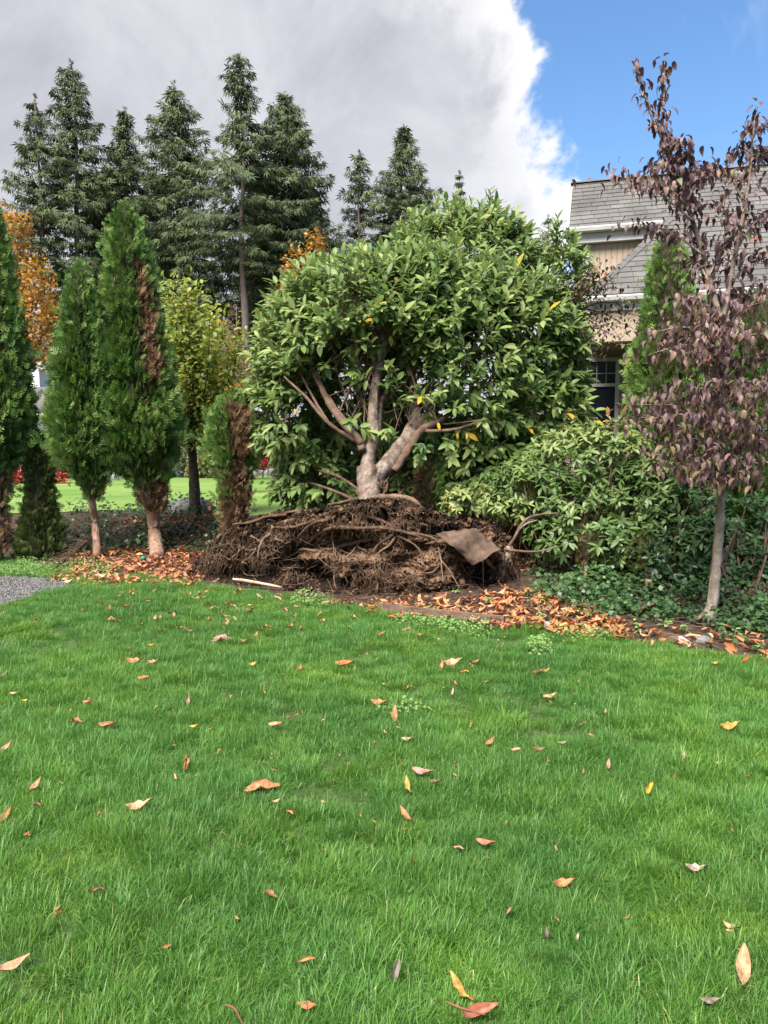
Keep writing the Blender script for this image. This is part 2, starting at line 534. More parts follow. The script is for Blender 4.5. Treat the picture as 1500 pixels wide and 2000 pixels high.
M['laurel_leaf'] = mat_leaf('laurel_leaf', [(0.0, (0.028, 0.070, 0.020)), (0.3, (0.095, 0.160, 0.042)), (0.6, (0.205, 0.268, 0.080)), (0.84, (0.300, 0.345, 0.125)),
                                            (0.90, (0.20, 0.25, 0.05)), (0.93, (0.55, 0.36, 0.03)), (1.0, (0.62, 0.30, 0.02))], 0.45, 0.28, 0.25, 11, 0.14, back=(0.20, 0.26, 0.095))
M['rhodo_leaf'] = mat_leaf('rhododendron_leaf', [(0.0, (0.038, 0.080, 0.022)), (0.35, (0.090, 0.150, 0.040)), (0.7, (0.18, 0.235, 0.070)), (0.9, (0.30, 0.32, 0.12)),
                                                 (0.96, (0.42, 0.36, 0.08)), (1.0, (0.55, 0.12, 0.02))], 0.42, 0.22, 0.4, 14, 0.12)
M['dogwood_leaf'] = mat_leaf('dogwood_leaf', [(0.0, (0.042, 0.022, 0.024)), (0.35, (0.100, 0.054, 0.056)), (0.6, (0.155, 0.090, 0.086)), (0.78, (0.20, 0.125, 0.078)),
                                              (0.9, (0.10, 0.12, 0.045)), (1.0, (0.26, 0.060, 0.050))], 0.5, 0.18, 0.35, 25, 0.2)
M['pear_leaf'] = mat_leaf('pear_leaf', [(0.0, (0.10, 0.15, 0.030)), (0.45, (0.235, 0.285, 0.065)), (0.75, (0.34, 0.35, 0.085)), (0.88, (0.32, 0.28, 0.05)), (1.0, (0.55, 0.30, 0.04))], 0.45, 0.42, 0.3, 12, 0.1)
M['thuja'] = mat_leaf('cedar_sprays', [(0.0, (0.030, 0.062, 0.014)), (0.25, (0.074, 0.148, 0.026)), (0.5, (0.130, 0.220, 0.046)), (0.66, (0.20, 0.275, 0.075)),
                                       (0.74, (0.14, 0.12, 0.05)), (0.82, (0.16, 0.085, 0.045)), (1.0, (0.30, 0.175, 0.10))], 0.6, 0.22, 0.25, 16, 0.10)
M['thuja_olive'] = mat_leaf('cedar_sprays_olive', [(0.0, (0.035, 0.052, 0.012)), (0.3, (0.060, 0.085, 0.020)), (0.6, (0.100, 0.125, 0.030)), (0.7, (0.14, 0.15, 0.045)), (0.8, (0.15, 0.10, 0.05)), (1.0, (0.26, 0.16, 0.09))], 0.65, 0.2, 0.25, 16, 0.10)
M['thuja_core'] = mat_rough('cedar_dark_core', [(0.3, (0.022, 0.020, 0.010)), (0.55, (0.045, 0.036, 0.020)), (0.75, (0.08, 0.055, 0.032))], 14, 6, bump=1.0, bscale=30)  # dark colour of the solid core added inside each cedar
M['fir'] = mat_leaf('fir_needles', [(0.0, (0.030, 0.044, 0.020)), (0.4, (0.074, 0.098, 0.040)), (0.7, (0.120, 0.142, 0.058)), (0.9, (0.165, 0.165, 0.066)), (1.0, (0.22, 0.16, 0.075))], 0.7, 0.1, 0.2, 0.35, 0.45)
M['orange_leaf'] = mat_leaf('maple_autumn_leaf', [(0.0, (0.11, 0.085, 0.032)), (0.35, (0.25, 0.135, 0.035)), (0.6, (0.37, 0.185, 0.035)), (0.8, (0.52, 0.22, 0.03)), (1.0, (0.34, 0.29, 0.075))], 0.55, 0.35, 0.3, 3, 0.2)
M['red_leaf'] = mat_leaf('red_maple_leaf', [(0.0, (0.14, 0.008, 0.014)), (0.5, (0.38, 0.015, 0.028)), (1.0, (0.58, 0.045, 0.04))], 0.5, 0.3, 0.3, 5, 0.2)
M['shrub_leaf'] = mat_leaf('garden_shrub_leaf', [(0.0, (0.02, 0.04, 0.015)), (0.4, (0.045, 0.08, 0.025)), (0.7, (0.10, 0.12, 0.035)), (0.9, (0.24, 0.16, 0.04)), (1.0, (0.34, 0.16, 0.05))], 0.55, 0.2, 0.3, 4, 0.2)
M['ivy_leaf'] = mat_leaf('ivy_leaf', [(0.0, (0.018, 0.042, 0.014)), (0.4, (0.045, 0.095, 0.030)), (0.7, (0.085, 0.155, 0.045)), (0.9, (0.16, 0.26, 0.05)), (1.0, (0.30, 0.28, 0.06))], 0.4, 0.2, 0.45, 16, 0.12)
M['weed_leaf'] = mat_leaf('weed_leaf', [(0.0, (0.07, 0.14, 0.03)), (0.5, (0.14, 0.25, 0.06)), (0.9, (0.24, 0.34, 0.11)), (1.0, (0.34, 0.34, 0.10))], 0.5, 0.25, 0.3, 20, 0.1)
M['litter'] = mat_leaf('leaf_litter', [(0.0, (0.060, 0.030, 0.018)), (0.3, (0.20, 0.085, 0.042)), (0.6, (0.44, 0.165, 0.065)), (0.85, (0.54, 0.24, 0.11)), (0.94, (0.60, 0.40, 0.22)), (1.0, (0.62, 0.36, 0.04))], 0.6, 0.12, 0.3, 30, 0.25)
M['fallen'] = mat_objcolor('fallen_leaf')
M['fabric'] = mat_rough('landscape_fabric', [(0.3, (0.060, 0.037, 0.024)), (0.5, (0.105, 0.069, 0.047)), (0.72, (0.155, 0.106, 0.076))], 9, 8, bump=0.4, bscale=70)
M['stone'] = mat_rough('boulder_stone', [(0.3, (0.07, 0.07, 0.065)), (0.55, (0.17, 0.165, 0.16)), (0.75, (0.30, 0.29, 0.28))], 9, 8, bump=0.8, bscale=30)
M['wood'] = mat_rough('weathered_board', [(0.3, (0.075, 0.045, 0.032)), (0.55, (0.15, 0.095, 0.07)), (0.75, (0.22, 0.15, 0.115))], 12, 6, bump=0.4, bscale=40, stretch=(.2, 1, 1))
M['stick'] = mat_rough('peeled_stick', [(0.3, (0.26, 0.18, 0.12)), (0.6, (0.46, 0.35, 0.25)), (0.8, (0.58, 0.48, 0.37))], 12, 5, bump=0.3)
M['shingle'] = mat_rough('roof_shingle', [(0.3, (0.085, 0.080, 0.074)), (0.5, (0.115, 0.108, 0.100)), (0.7, (0.15, 0.142, 0.132))], 1.3, 8, bump=0.3, bscale=60, use_tint=0.12)
M['roof_deck'] = mat_rough('roof_deck', [(0.3, (0.05, 0.045, 0.04)), (0.7, (0.09, 0.08, 0.07))], 5)
M['trim'] = mat_rough('shaded_trim', [(0.3, (0.17, 0.16, 0.15)), (0.7, (0.22, 0.21, 0.20))], 4, rough=0.6, bump=0.05)  # white window trim greyed, porch shade put into its colour
M['white'] = mat_rough('white_paint', [(0.3, (0.36, 0.345, 0.33)), (0.7, (0.46, 0.445, 0.425))], 4, rough=0.5, bump=0.05)
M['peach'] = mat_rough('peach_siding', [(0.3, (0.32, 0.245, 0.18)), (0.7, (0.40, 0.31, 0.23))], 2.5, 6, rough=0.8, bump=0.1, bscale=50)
M['shaded_porch'] = mat_rough('porch_wall', [(0.3, (0.12, 0.088, 0.070)), (0.7, (0.16, 0.118, 0.092))], 2.5, 6, rough=0.8, bump=0.1, bscale=50)  # peach walls darkened, shadow of the porch put into the colour
M['pale_wall'] = mat_rough('pale_wall', [(0.3, (0.55, 0.54, 0.53)), (0.7, (0.68, 0.67, 0.66))], 2)
M['terracotta'] = mat_rough('glazed_pot', [(0.3, (0.20, 0.16, 0.08)), (0.7, (0.32, 0.27, 0.16))], 6, rough=0.4)
M['teal'] = mat_rough('teal_plastic', [(0.3, (0.01, 0.18, 0.15)), (0.7, (0.02, 0.28, 0.22))], 6, rough=0.4, bump=0)
M['black'] = mat_rough('black_plastic', [(0.3, (0.015, 0.015, 0.015)), (0.7, (0.03, 0.03, 0.03))], 6, rough=0.5, bump=0)
M['rust'] = mat_rough('rusty_metal', [(0.3, (0.10, 0.045, 0.025)), (0.7, (0.22, 0.10, 0.055))], 14, rough=0.8)
M['berry'] = mat_rough('red_berry', [(0.3, (0.5, 0.02, 0.015)), (0.7, (0.62, 0.05, 0.03))], 20, rough=0.4, bump=0)
mg, ntg, Ng, Lg = new_mat('window_glass')
_o = Ng('ShaderNodeOutputMaterial'); _b = Ng('ShaderNodeBsdfPrincipled')
_b.inputs['Base Color'].default_value = (0.006, 0.007, 0.010, 1); _b.inputs['Roughness'].default_value = 0.12; _b.inputs['Specular IOR Level'].default_value = 0.12
Lg(_b.outputs[0], _o.inputs[0]); M['glass'] = mg


# ------------------------------------------------------------------ terrain
def border(x):
    """front edge of the planting bed (distance from the camera line) at x"""
    x = np.asarray(x, float)
    return 7.62 - 0.62 * x + 0.10 * np.sin(x * 1.7) + 0.05 * np.sin(x * 4.3 + 1)


def hgt(x, y):
    x = np.asarray(x, float); y = np.asarray(y, float)
    s = y - border(np.clip(x, -4.5, 6))
    base = 0.45 * smooth(1.7, 3.6, s) + 0.05 * smooth(0, 1.2, s)
    n = vnoise(np.stack([x.ravel() * 1.1, y.ravel() * 1.1, np.zeros(x.size)], -1), 5).reshape(x.shape) - .5
    bump = 0.06 * n * smooth(-.2, .8, s) * (1 - smooth(3.5, 5, s))
    lawn = 0.03 * n * (1 - smooth(-.8, .2, s))
    return base + bump + lawn


def sheet(name, xs, yfun, nt, mat, dz, kind='structure'):
    """grid: for each x in xs a column of nt+1 points between yfun(x)=(y0,y1)"""
    xs = np.asarray(xs, float)
    Y0, Y1 = yfun(xs)
    t = np.linspace(0, 1, nt + 1)
    X = np.repeat(xs[:, None], nt + 1, 1)
    Yg = Y0[:, None] * (1 - t) + Y1[:, None] * t
    Z = hgt(X, Yg) + dz
    V = np.stack([X, Yg, Z], -1).reshape(-1, 3)
    i = np.arange(len(xs) - 1)[:, None] * (nt + 1); j = np.arange(nt)[None, :]
    q = np.stack([i + j, i + nt + 1 + j, i + nt + 2 + j, i + j + 1], -1).reshape(-1, 4)
    return MB().add(V, quads=q).build(name, mat, kind=kind)


lx = np.linspace(-9, 9, 121)
# base ground out to the horizon
gx = np.concatenate([[-2500, -600, -150, -60], np.linspace(-30, 30, 61), [60, 150, 600, 2500]])
gy = np.concatenate([[-600, -60], np.linspace(-20, 60, 81), [90, 150, 400, 1200, 3000]])
GX, GY = np.meshgrid(gx, gy, indexing='ij')
GZ = hgt(GX, GY) - 0.03
n1, n2 = len(gx), len(gy)
ii = np.arange(n1 - 1)[:, None] * n2; jj = np.arange(n2 - 1)[None, :]
MB().add(np.stack([GX, GY, GZ], -1).reshape(-1, 3), quads=np.stack([ii + jj, ii + n2 + jj, ii + n2 + jj + 1, ii + jj + 1], -1).reshape(-1, 4)).build('ground', M['soil'], kind='structure')
sheet('lawn', lx, lambda x: (np.full_like(x, -4.0), border(x) + 0.05), 110, M['lawn'], 0.0)
sheet('flower_bed', lx, lambda x: (border(x) - 0.12, border(x) + 4.6), 60, M['soil'], -0.006)
sheet('far_lawn', np.linspace(-26, 8, 90), lambda x: (border(np.clip(x, -4.5, 6)) + 3.75 + .25 * np.sin(x * 2.1), np.full_like(x, 37.0)), 70, M['far_lawn'], 0.004)
rx = np.linspace(-40, 12, 40)
sheet('road', rx, lambda x: (np.full_like(x, 37.4), np.full_like(x, 41.0)), 4, M['asphalt'], 0.004)

# ------------------------------------------------------------------ gravel drive
gp = [gnd(-500, 1118), gnd(-160, 1124), gnd(0, 1128), gnd(100, 1133), gnd(148, 1143), gnd(80, 1160), gnd(0, 1185), gnd(-300, 1260)]
gp = np.array([[p[0], p[1]] for p in gp])


def in_poly(x, y, poly):
    x = np.asarray(x); y = np.asarray(y); c = np.zeros(x.shape, bool)
    n = len(poly); j = n - 1
    for i in range(n):
        xi, yi = poly[i]; xj, yj = poly[j]
        c ^= ((yi > y) != (yj > y)) & (x < (xj - xi) * (y - yi) / (yj - yi + 1e-12) + xi)
        j = i
    return c


def poly_sheet(name, poly, mat, dz, step=0.06):
    x0, y0 = poly.min(0); x1, y1 = poly.max(0)
    nx = int((x1 - x0) / step) + 1; ny = int((y1 - y0) / step) + 1
    X, Y = np.meshgrid(np.linspace(x0, x1, nx), np.linspace(y0, y1, ny), indexing='ij')
    V = np.stack([X, Y, hgt(X, Y) + dz], -1).reshape(-1, 3)
    i = np.arange(nx - 1)[:, None] * ny; j = np.arange(ny - 1)[None, :]
    q = np.stack([i + j, i + ny + j, i + ny + j + 1, i + j + 1], -1).reshape(-1, 4)
    cx = V[q].mean(1)
    return MB().add(V, quads=q[in_poly(cx[:, 0] + .02 * np.sin(cx[:, 1] * 40), cx[:, 1], poly)]).build(name, mat, kind='structure')


poly_sheet('gravel_drive', gp, M['gravel'], 0.02)
ico_v = nrm(np.array([[0, 0, 1], [.9, 0, .1], [0, .8, -.1], [-.9, .1, 0], [0, -.85, .1], [0, 0, -1]], float)) * np.array([1, .8, .6])
ico_t = np.array([[0, 1, 2], [0, 2, 3], [0, 3, 4], [0, 4, 1], [5, 2, 1], [5, 3, 2], [5, 4, 3], [5, 1, 4]])
PEB = (ico_v, np.zeros((0, 4), int), ico_t)


def rand_rot(n):
    q = nrm(rng.normal(size=(n, 4)))
    w, x, y, z = q.T
    return np.stack([np.stack([1 - 2 * (y * y + z * z), 2 * (x * y - z * w), 2 * (x * z + y * w)], -1),
                     np.stack([2 * (x * y + z * w), 1 - 2 * (x * x + z * z), 2 * (y * z - x * w)], -1),
                     np.stack([2 * (x * z - y * w), 2 * (y * z + x * w), 1 - 2 * (x * x + y * y)], -1)], -2)


n = 9000
x = rng.uniform(-5.6, gp[:, 0].max(), n); y = rng.uniform(gp[:, 1].min(), gp[:, 1].max(), n)
k = in_poly(x + rng.normal(0, .06, n), y + rng.normal(0, .06, n), gp); x, y = x[k], y[k]
mb = MB()
scatter(mb, PEB, rand_rot(len(x)), np.stack([x, y, hgt(x, y) + .024], -1), rng.uniform(.006, .017, len(x)), rng.random(len(x)))
mb.build('gravel', M['gravel'], kind='stuff')


# ------------------------------------------------------------------ lawn grass (tufts scattered over the lawn by geometry nodes)
def blade_patch(idx, nb, rad, hmin, hmax, lean):
    r = np.random.default_rng(100 + idx)
    a = r.uniform(0, 2 * math.pi, nb); rr = rad * np.sqrt(r.random(nb))
    B = np.stack([rr * np.cos(a), rr * np.sin(a), np.full(nb, -0.012)], -1)
    h = r.uniform(hmin, hmax, nb) * (1 - .25 * (rr / rad))
    radial = idx % 2 == 0
    az = (a + r.normal(0, .7, nb)) if radial else r.normal(0, 1.1, nb) + np.where(r.random(nb) < .3, r.uniform(-3, 3, nb), 0)
    ln = np.clip(r.normal(lean, .42, nb), .1, 1.75)
    stray = r.random(nb) < .06
    h = np.where(stray, h * r.uniform(1.25, 1.7, nb), h); ln = np.where(stray, r.uniform(.3, 1.2, nb), ln)
    d = np.stack([np.cos(az), np.sin(az), np.zeros(nb)], -1)
    w = r.uniform(.0010, .0020, nb) * (1 + (r.random(nb) < .14) * .8)
    side = np.stack([-np.sin(az + r.normal(0, .6, nb)), np.cos(az), np.zeros(nb)], -1)
    ts = np.array([0, .4, .75, 1.0]); ang = ln[:, None] * (.25 + 1.0 * ts[None, :] ** 1.1)
    seg = np.diff(np.concatenate([[0], ts]))
    pos = B[:, None, :] + np.cumsum((d[:, None, :] * np.sin(ang)[..., None] + np.array([0, 0, 1.0]) * np.cos(ang)[..., None]) * (seg[None, :] * h[:, None])[..., None], 1)
    ws = np.array([1, .85, .55])
    V = []
    for k in range(3):
        V += [pos[:, k] - side * (w * ws[k])[:, None], pos[:, k] + side * (w * ws[k])[:, None]]
    V.append(pos[:, 3])
    V = np.stack(V, 1)
    o = (np.arange(nb) * 7)[:, None, None]
    q = (np.array([[0, 1, 3, 2], [2, 3, 5, 4]])[None] + o).reshape(-1, 4)
    t = (np.array([[4, 5, 6]])[None] + o).reshape(-1, 3)
    ti = np.clip(r.beta(2.2, 2.6, nb) * .95, 0, .93)
    dead = r.random(nb) < .035
    ti[dead] = r.uniform(.94, 1, dead.sum())
    vt = np.repeat(ti[:, None], 7, 1) * np.array([.7, .7, .9, .9, 1, 1, 1.0])
    m = MB().add(V.reshape(-1, 3), quads=q, tris=t, tint=vt.ravel())
    return m.mesh('grass_tuft', M['grass'])


tufts = bpy.data.collections.new('grass_tufts')
for i in range(10):
    nb, rad, h0, h1, ln = [(270, .12, .06, .125, .95), (250, .15, .06, .12, 1.25), (290, .16, .05, .11, 1.35), (230, .11, .07, .14, .65), (270, .15, .05, .11, 1.1)][i % 5]
    tufts.objects.link(bpy.data.objects.new('grass_tuft', blade_patch(i, nb, rad, h0, h1, ln)))


def grass_object(name, base_mesh, density, smin, smax, seed=1):
    o = bpy.data.objects.new(name, base_mesh)
    C.objects.link(o)
    o['kind'] = 'stuff'
    ng = bpy.data.node_groups.new(name, 'GeometryNodeTree')
    ng.interface.new_socket('Geometry', in_out='INPUT', socket_type='NodeSocketGeometry')
    ng.interface.new_socket('Geometry', in_out='OUTPUT', socket_type='NodeSocketGeometry')
    N, L = ng.nodes.new, ng.links.new
    gi, go = N('NodeGroupInput'), N('NodeGroupOutput')
    dp = N('GeometryNodeDistributePointsOnFaces'); dp.distribute_method = 'RANDOM'
    dp.inputs['Seed'].default_value = seed
    L(gi.outputs[0], dp.inputs['Mesh'])
    at = N('GeometryNodeInputNamedAttribute'); at.data_type = 'FLOAT'; at.inputs['Name'].default_value = 'tint'
    mu = N('ShaderNodeMath'); mu.operation = 'MULTIPLY'; mu.inputs[1].default_value = density
    L(at.outputs['Attribute'], mu.inputs[0]); L(mu.outputs[0], dp.inputs['Density'])
    ci = N('GeometryNodeCollectionInfo'); ci.inputs['Collection'].default_value = tufts
    ci.inputs['Separate Children'].default_value = True; ci.inputs['Reset Children'].default_value = True
    ip = N('GeometryNodeInstanceOnPoints'); ip.inputs['Pick Instance'].default_value = True
    L(dp.outputs['Points'], ip.inputs['Points']); L(ci.outputs[0], ip.inputs['Instance'])
    pos = N('GeometryNodeInputPosition')
    no = N('ShaderNodeTexNoise'); no.inputs['Scale'].default_value = 1.6; no.inputs['Detail'].default_value = 2
    L(pos.outputs[0], no.inputs['Vector'])
    m1 = N('ShaderNodeMath'); m1.operation = 'MULTIPLY'; m1.inputs[1].default_value = 16.0; L(no.outputs['Fac'], m1.inputs[0])
    rv = N('FunctionNodeRandomValue'); rv.data_type = 'FLOAT'
    rv.inputs[2].default_value = -2.6; rv.inputs[3].default_value = 2.6
    a1 = N('ShaderNodeMath'); a1.operation = 'ADD'; L(m1.outputs[0], a1.inputs[0]); L(rv.outputs[1], a1.inputs[1])
    cx = N('ShaderNodeCombineXYZ'); L(a1.outputs[0], cx.inputs[2])
    L(cx.outputs[0], ip.inputs['Rotation'])
    # lumpy height
    n2 = N('ShaderNodeTexNoise'); n2.inputs['Scale'].default_value = 3.4; n2.inputs['Detail'].default_value = 2
    L(pos.outputs[0], n2.inputs['Vector'])
    mr = N('ShaderNodeMapRange'); mr.inputs[1].default_value = .3; mr.inputs[2].default_value = .7; mr.inputs[3].default_value = smin; mr.inputs[4].default_value = smax
    L(n2.outputs['Fac'], mr.inputs[0])
    rs = N('FunctionNodeRandomValue'); rs.data_type = 'FLOAT'; rs.inputs[2].default_value = .85; rs.inputs[3].default_value = 1.15; rs.inputs['Seed'].default_value = 4
    ms = N('ShaderNodeMath'); ms.operation = 'MULTIPLY'; L(mr.outputs[0], ms.inputs[0]); L(rs.outputs[1], ms.inputs[1])
    L(ms.outputs[0], ip.inputs['Scale'])
    L(ip.outputs[0], go.inputs[0])
    md = o.modifiers.new('tufts', 'NODES'); md.node_group = ng
    return o


def lawn_base():
    xs = np.linspace(-6.2, 5.4, 117); ys = np.linspace(1.0, 12.0, 111)
    X, Y = np.meshgrid(xs, ys, indexing='ij')
    V = np.stack([X, Y, hgt(X, Y) + .004], -1).reshape(-1, 3)
    ny = len(ys); i = np.arange(len(xs) - 1)[:, None] * ny; j = np.arange(ny - 1)[None, :]
    q = np.stack([i + j, i + ny + j, i + ny + j + 1, i + j + 1], -1).reshape(-1, 4)
    c = V[q].mean(1)
    keep = (c[:, 1] < border(c[:, 0]) - .02) & (np.abs(c[:, 0]) < .52 * c[:, 1] + 1.5) & ~in_poly(c[:, 0], c[:, 1], gp)
    # weight: thinner near the bed edge and in a few worn places
    w = np.ones(len(V))
    n = fbm(V * np.array([1.1, 1.1, 0]), 3, 21)
    w *= .45 + .75 * smooth(.32, .55, n)
    w *= .35 + .65 * smooth(0.0, .35, border(V[:, 0]) - V[:, 1])
    bare = gnd(1060, 1262)
    w *= 1 - .9 * np.exp(-((V[:, 0] - bare[0]) ** 2 / .08 + (V[:, 1] - bare[1]) ** 2 / .05))
    m = MB().add(V, quads=q[keep], tint=w)
    return m.mesh('grass', M['grass'])


grass_object('grass', lawn_base(), 155.0, .44, .86)


# ------------------------------------------------------------------ houses
def house():
    ca, sa = math.cos(math.radians(16)), math.sin(math.radians(16))
    u = np.array([ca, -sa, 0]); nn = np.array([sa, ca, 0]); up = np.array([0, 0, 1.0])
    O = pt(1150, 578, 15.0)
    S = 0.9
    W = lambda a, t, c: O + a * u + t * nn + c * up
    Rh = np.stack([u, nn, up], -1)
    pn = nrm(up - S * nn)

    def on_roof(px, py):
        p = ray_plane(px, py, O, pn) - O
        return np.dot(p, u), np.dot(p, nn)
    base = W(2, 2, 0); base[2] = 0.45
    H = thing('house', 'peach house with grey shingle roof and porch, behind the shrubs', 'house', base)
    aR, tR = on_roof(1122, 360)
    aU, tU = on_roof(1113, 441)
    aH, tH = on_roof(1308, 433)
    tU = (tU + tH) / 2; tH = tU; aL = (aR + aU) / 2 - .02
    A1 = 8.5
    # roof deck: polygon in the roof plane, 12 cm thick, plus the back slope and hip side
    mb = MB()

    def slab(poly, th=.10):
        P = np.array([W(a, t, S * t) for a, t in poly]); Q = P - pn * th
        k = len(poly)
        V = np.vstack([P, Q])
        m = len(poly)
        for i in range(1, k - 1):
            mb.add(V, tris=[[0, i, i + 1], [m, m + i + 1, m + i]])
        mb.add(V, quads=[[i, m + i, m + (i + 1) % m, (i + 1) % m] for i in range(m)])
    slab([(aL, tU), (aH, tH), (A1, tH), (A1, tR), (aL, tR)])
    slab([(0, 0), (A1, 0), (A1, tH - .001), (aH, tH - .001)])
    # back slope
    zr = S * tR
    P = [W(aL, tR, zr), W(A1, tR, zr), W(A1, tR * 2, 0), W(aL, tR * 2, 0)]
    mb.add(P, quads=[[0, 1, 2, 3]])
    # hip side of the lower roof (faces left)
    mb.add([W(0, 0, -.02), W(aH, tH, S * tH - .02), W(0, tH, -.02)], tris=[[0, 1, 2]])
    roof = mb.build('roof', M['roof_deck'], H, smooth_=False)
    # shingles
    exp = .205
    cosr = 1 / math.sqrt(1 + S * S)
    dt = exp * cosr
    sh = []
    row = 0
    t = 0.0
    while t < tR - .02:
        a0 = aH * (t + dt * .5) / tH if t < tH - dt * .5 else aL
        a = a0 - (0.0 if row % 2 else .0) - random.random() * .2
        while a < A1:
            wdt = random.choice([.26, .3, .34, .3])
            x0, x1 = max(a, a0), min(a + wdt - .006, A1)
            if x1 - x0 > .05: sh.append((x0, x1, t, row))
            a += wdt
        row += 1; t += dt
    sl = nrm(nn + S * up)
    Rs = np.stack([u, sl, pn], -1)
    item = []
    for (x0, x1, t, row) in sh:
        c = W((x0 + x1) / 2, t + dt * .5, S * (t + dt * .5)) + pn * (.014 + random.random() * .004)
        px, py, d = proj(c)
        item.append((0 < px < 1500 and 300 < py < 620, d, c, x1 - x0, row))
    item.sort(key=lambda i: (not i[0], i[1]))
    cache = {}
    rest = MB()
    tilt = np.array(Matrix.Rotation(math.radians(-4.0), 3, 'X'))
    for k, (vis, d, c, wd, row) in enumerate(item):
        tn = random.random()
        if k < 300:
            key = (round(wd, 2), int(tn * 5))
            if key not in cache:
                m = MB(); box(m, (0, 0, 0), key[0], exp + .05, .013, tint=(key[1] + .5) / 5)
                cache[key] = m.mesh('shingle', M['shingle'], False)
            s = bpy.data.objects.new('shingle', cache[key]); C.objects.link(s)
            s.parent = roof
            Rm = Rs @ tilt
            s.matrix_basis = Matrix([list(Rm[r]) + [c[r]] for r in range(3)] + [[0, 0, 0, 1]])
        else:
            box(rest, c, wd, exp + .05, .013, Rs @ tilt, tint=tn)
    o = rest.build('shingles', M['shingle'], roof, 'stuff', False)
    # cap pieces along hip and ridge
    def caps(p0, p1, k, wd):
        p0, p1 = np.array(p0), np.array(p1)
        dv = nrm(p1 - p0); L = np.linalg.norm(p1 - p0) / k
        X = nrm(np.cross(dv, up)); Z = np.cross(X, dv)
        R = np.stack([X, dv, Z], -1)
        for i in range(k):
            m = MB(); cc = p0 + (p1 - p0) * ((i + .5) / k) + up * .045
            v = np.array([[-wd, -L * .62, -.05], [0, -L * .62, .03], [wd, -L * .62, -.05], [-wd, L * .5, -.05], [0, L * .5, .012], [wd, L * .5, -.05]]) @ R.T + cc
            m.add(v, quads=[[0, 1, 4, 3], [1, 2, 5, 4]], tris=[[0, 2, 1]], tint=random.random())
            m.build('hip_cap', M['shingle'], roof, smooth_=False)
    caps(W(0, 0, .01), W(aH, tH, S * tH + .01), 17, .11)
    caps(W(aL, tR, zr), W(A1, tR, zr), 20, .12)
    child = lambda nm, mat, f, sm=False: (lambda m: (f(m), m.build(nm, mat, H, smooth_=sm))[1])(MB())
    # eaves
    def gutter_prof(m, a0, a1, t, z):
        prof = [(0, 0), (-.10, 0), (-.125, -.03), (-.11, -.10), (-.02, -.12), (0, -.12)]
        V = [W(a, t + p[0], z + p[1]) for a in (a0, a1) for p in prof]
        k = len(prof)
        m.add(V, quads=[[i, i + k, (i + 1) % k + k, (i + 1) % k] for i in range(k)])
        m.add(V, tris=[[0, i + 1, i] for i in range(1, k - 1)] + [[k, k + i, k + i + 1] for i in range(1, k - 1)])
    child('gutter', M['white'], lambda m: gutter_prof(m, -.1, A1, -.02, -.03))
    child('gutter', M['white'], lambda m: gutter_prof(m, aL - .02, aH - .12, tU - .02, S * tU - .03))
    child('fascia', M['white'], lambda m: box(m, W(A1 / 2 - .05, .05, -.20), A1 + .1, .04, .20, Rh))
    child('fascia', M['white'], lambda m: box(m, W((aL + aH) / 2 - .2, tU + .05, S * tU - .22), aH - aL - .3, .04, .24, Rh))
    child('soffit', M['white'], lambda m: box(m, W((aL + aH) / 2 - .2, tU + .12, S * tU - .345), aH - aL - .3, .22, .02, Rh))
    # rake board on the left gable end
    child('rake_board', M['white'], lambda m: box(m, W(aL - .03, (tU + tR) / 2, S * (tU + tR) / 2 - .14), .04, (tR - tU) / cosr, .16, np.stack([u, sl, pn], -1)))
    # upper wall with vertical siding boards
    tw = tU + .20
    ztop = S * tU - .36
    wl = aL + .30
    def wall_box(m, a0, a1, t, z0, z1, th=.16):
        box(m, W((a0 + a1) / 2, t + th / 2, (z0 + z1) / 2), a1 - a0, th, z1 - z0, Rh)
    zf = 0.3 - O[2]
    upper = child('wall', M['peach'], lambda m: wall_box(m, wl, A1, tw, -.2, S * tU - .36))
    nb = 17
    wdt = (aH + .3 - wl) / nb
    for i in range(nb):
        m = MB(); box(m, W(wl + (i + .5) * wdt, tw - .012, (ztop - .2) / 2), wdt - .014, .02, ztop + .19, Rh)
        m.build('siding_board', M['peach'], upper, smooth_=False)
    # gable side wall to the left
    child('side_wall', M['peach'], lambda m: box(m, W(wl + .06, tw + 2.2, (zf + S * tU - .36) / 2), .12, 4.2, S * tU - .36 - zf, Rh))
    # downspout from the upper gutter
    ad, _ = on_roof(1148, 441)
    child('downspout', M['white'], lambda m: (box(m, W(ad, tU + .12, S * tU - .22), .085, .06, .24, Rh), box(m, W(ad, tU + .30, S * tU - .36), .085, .36, .06, Rh),
                                              box(m, W(ad, tw - .05, S * tU - .75), .085, .06, .75, Rh)))
    # porch: beam, recessed wall, posts, ceiling
    zb0 = ray_plane(1200, 668, W(0, .18, 0), nn)[2] - O[2]
    child('porch_beam', M['peach'], lambda m: box(m, W(A1 / 2, .18, (zb0 - .30) / 2), A1 - .1, .2, -.30 - zb0, Rh))
    child('porch_ceiling', M['shaded_porch'], lambda m: box(m, W(A1 / 2, 1.05, zb0 + .06), A1 - .1, 1.52, .03, Rh))
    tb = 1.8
    child('porch_wall', M['shaded_porch'], lambda m: wall_box(m, -1.5, A1, tb, zf, zb0 + .4))
    child('porch_floor', M['shaded_porch'], lambda m: box(m, W(A1 / 2 - .3, .9, zf + .45), A1 + .4, 1.9, .9, Rh))
    pr = ray_plane(1424, 700, W(0, .18, 0), nn) - O
    child('porch_post', M['peach'], lambda m: box(m, W(np.dot(pr, u), .18, (zb0 + zf) / 2 + .4), .18, .18, zb0 - zf - .8, Rh))
    pr2 = ray_plane(1120, 700, W(0, .18, 0), nn) - O
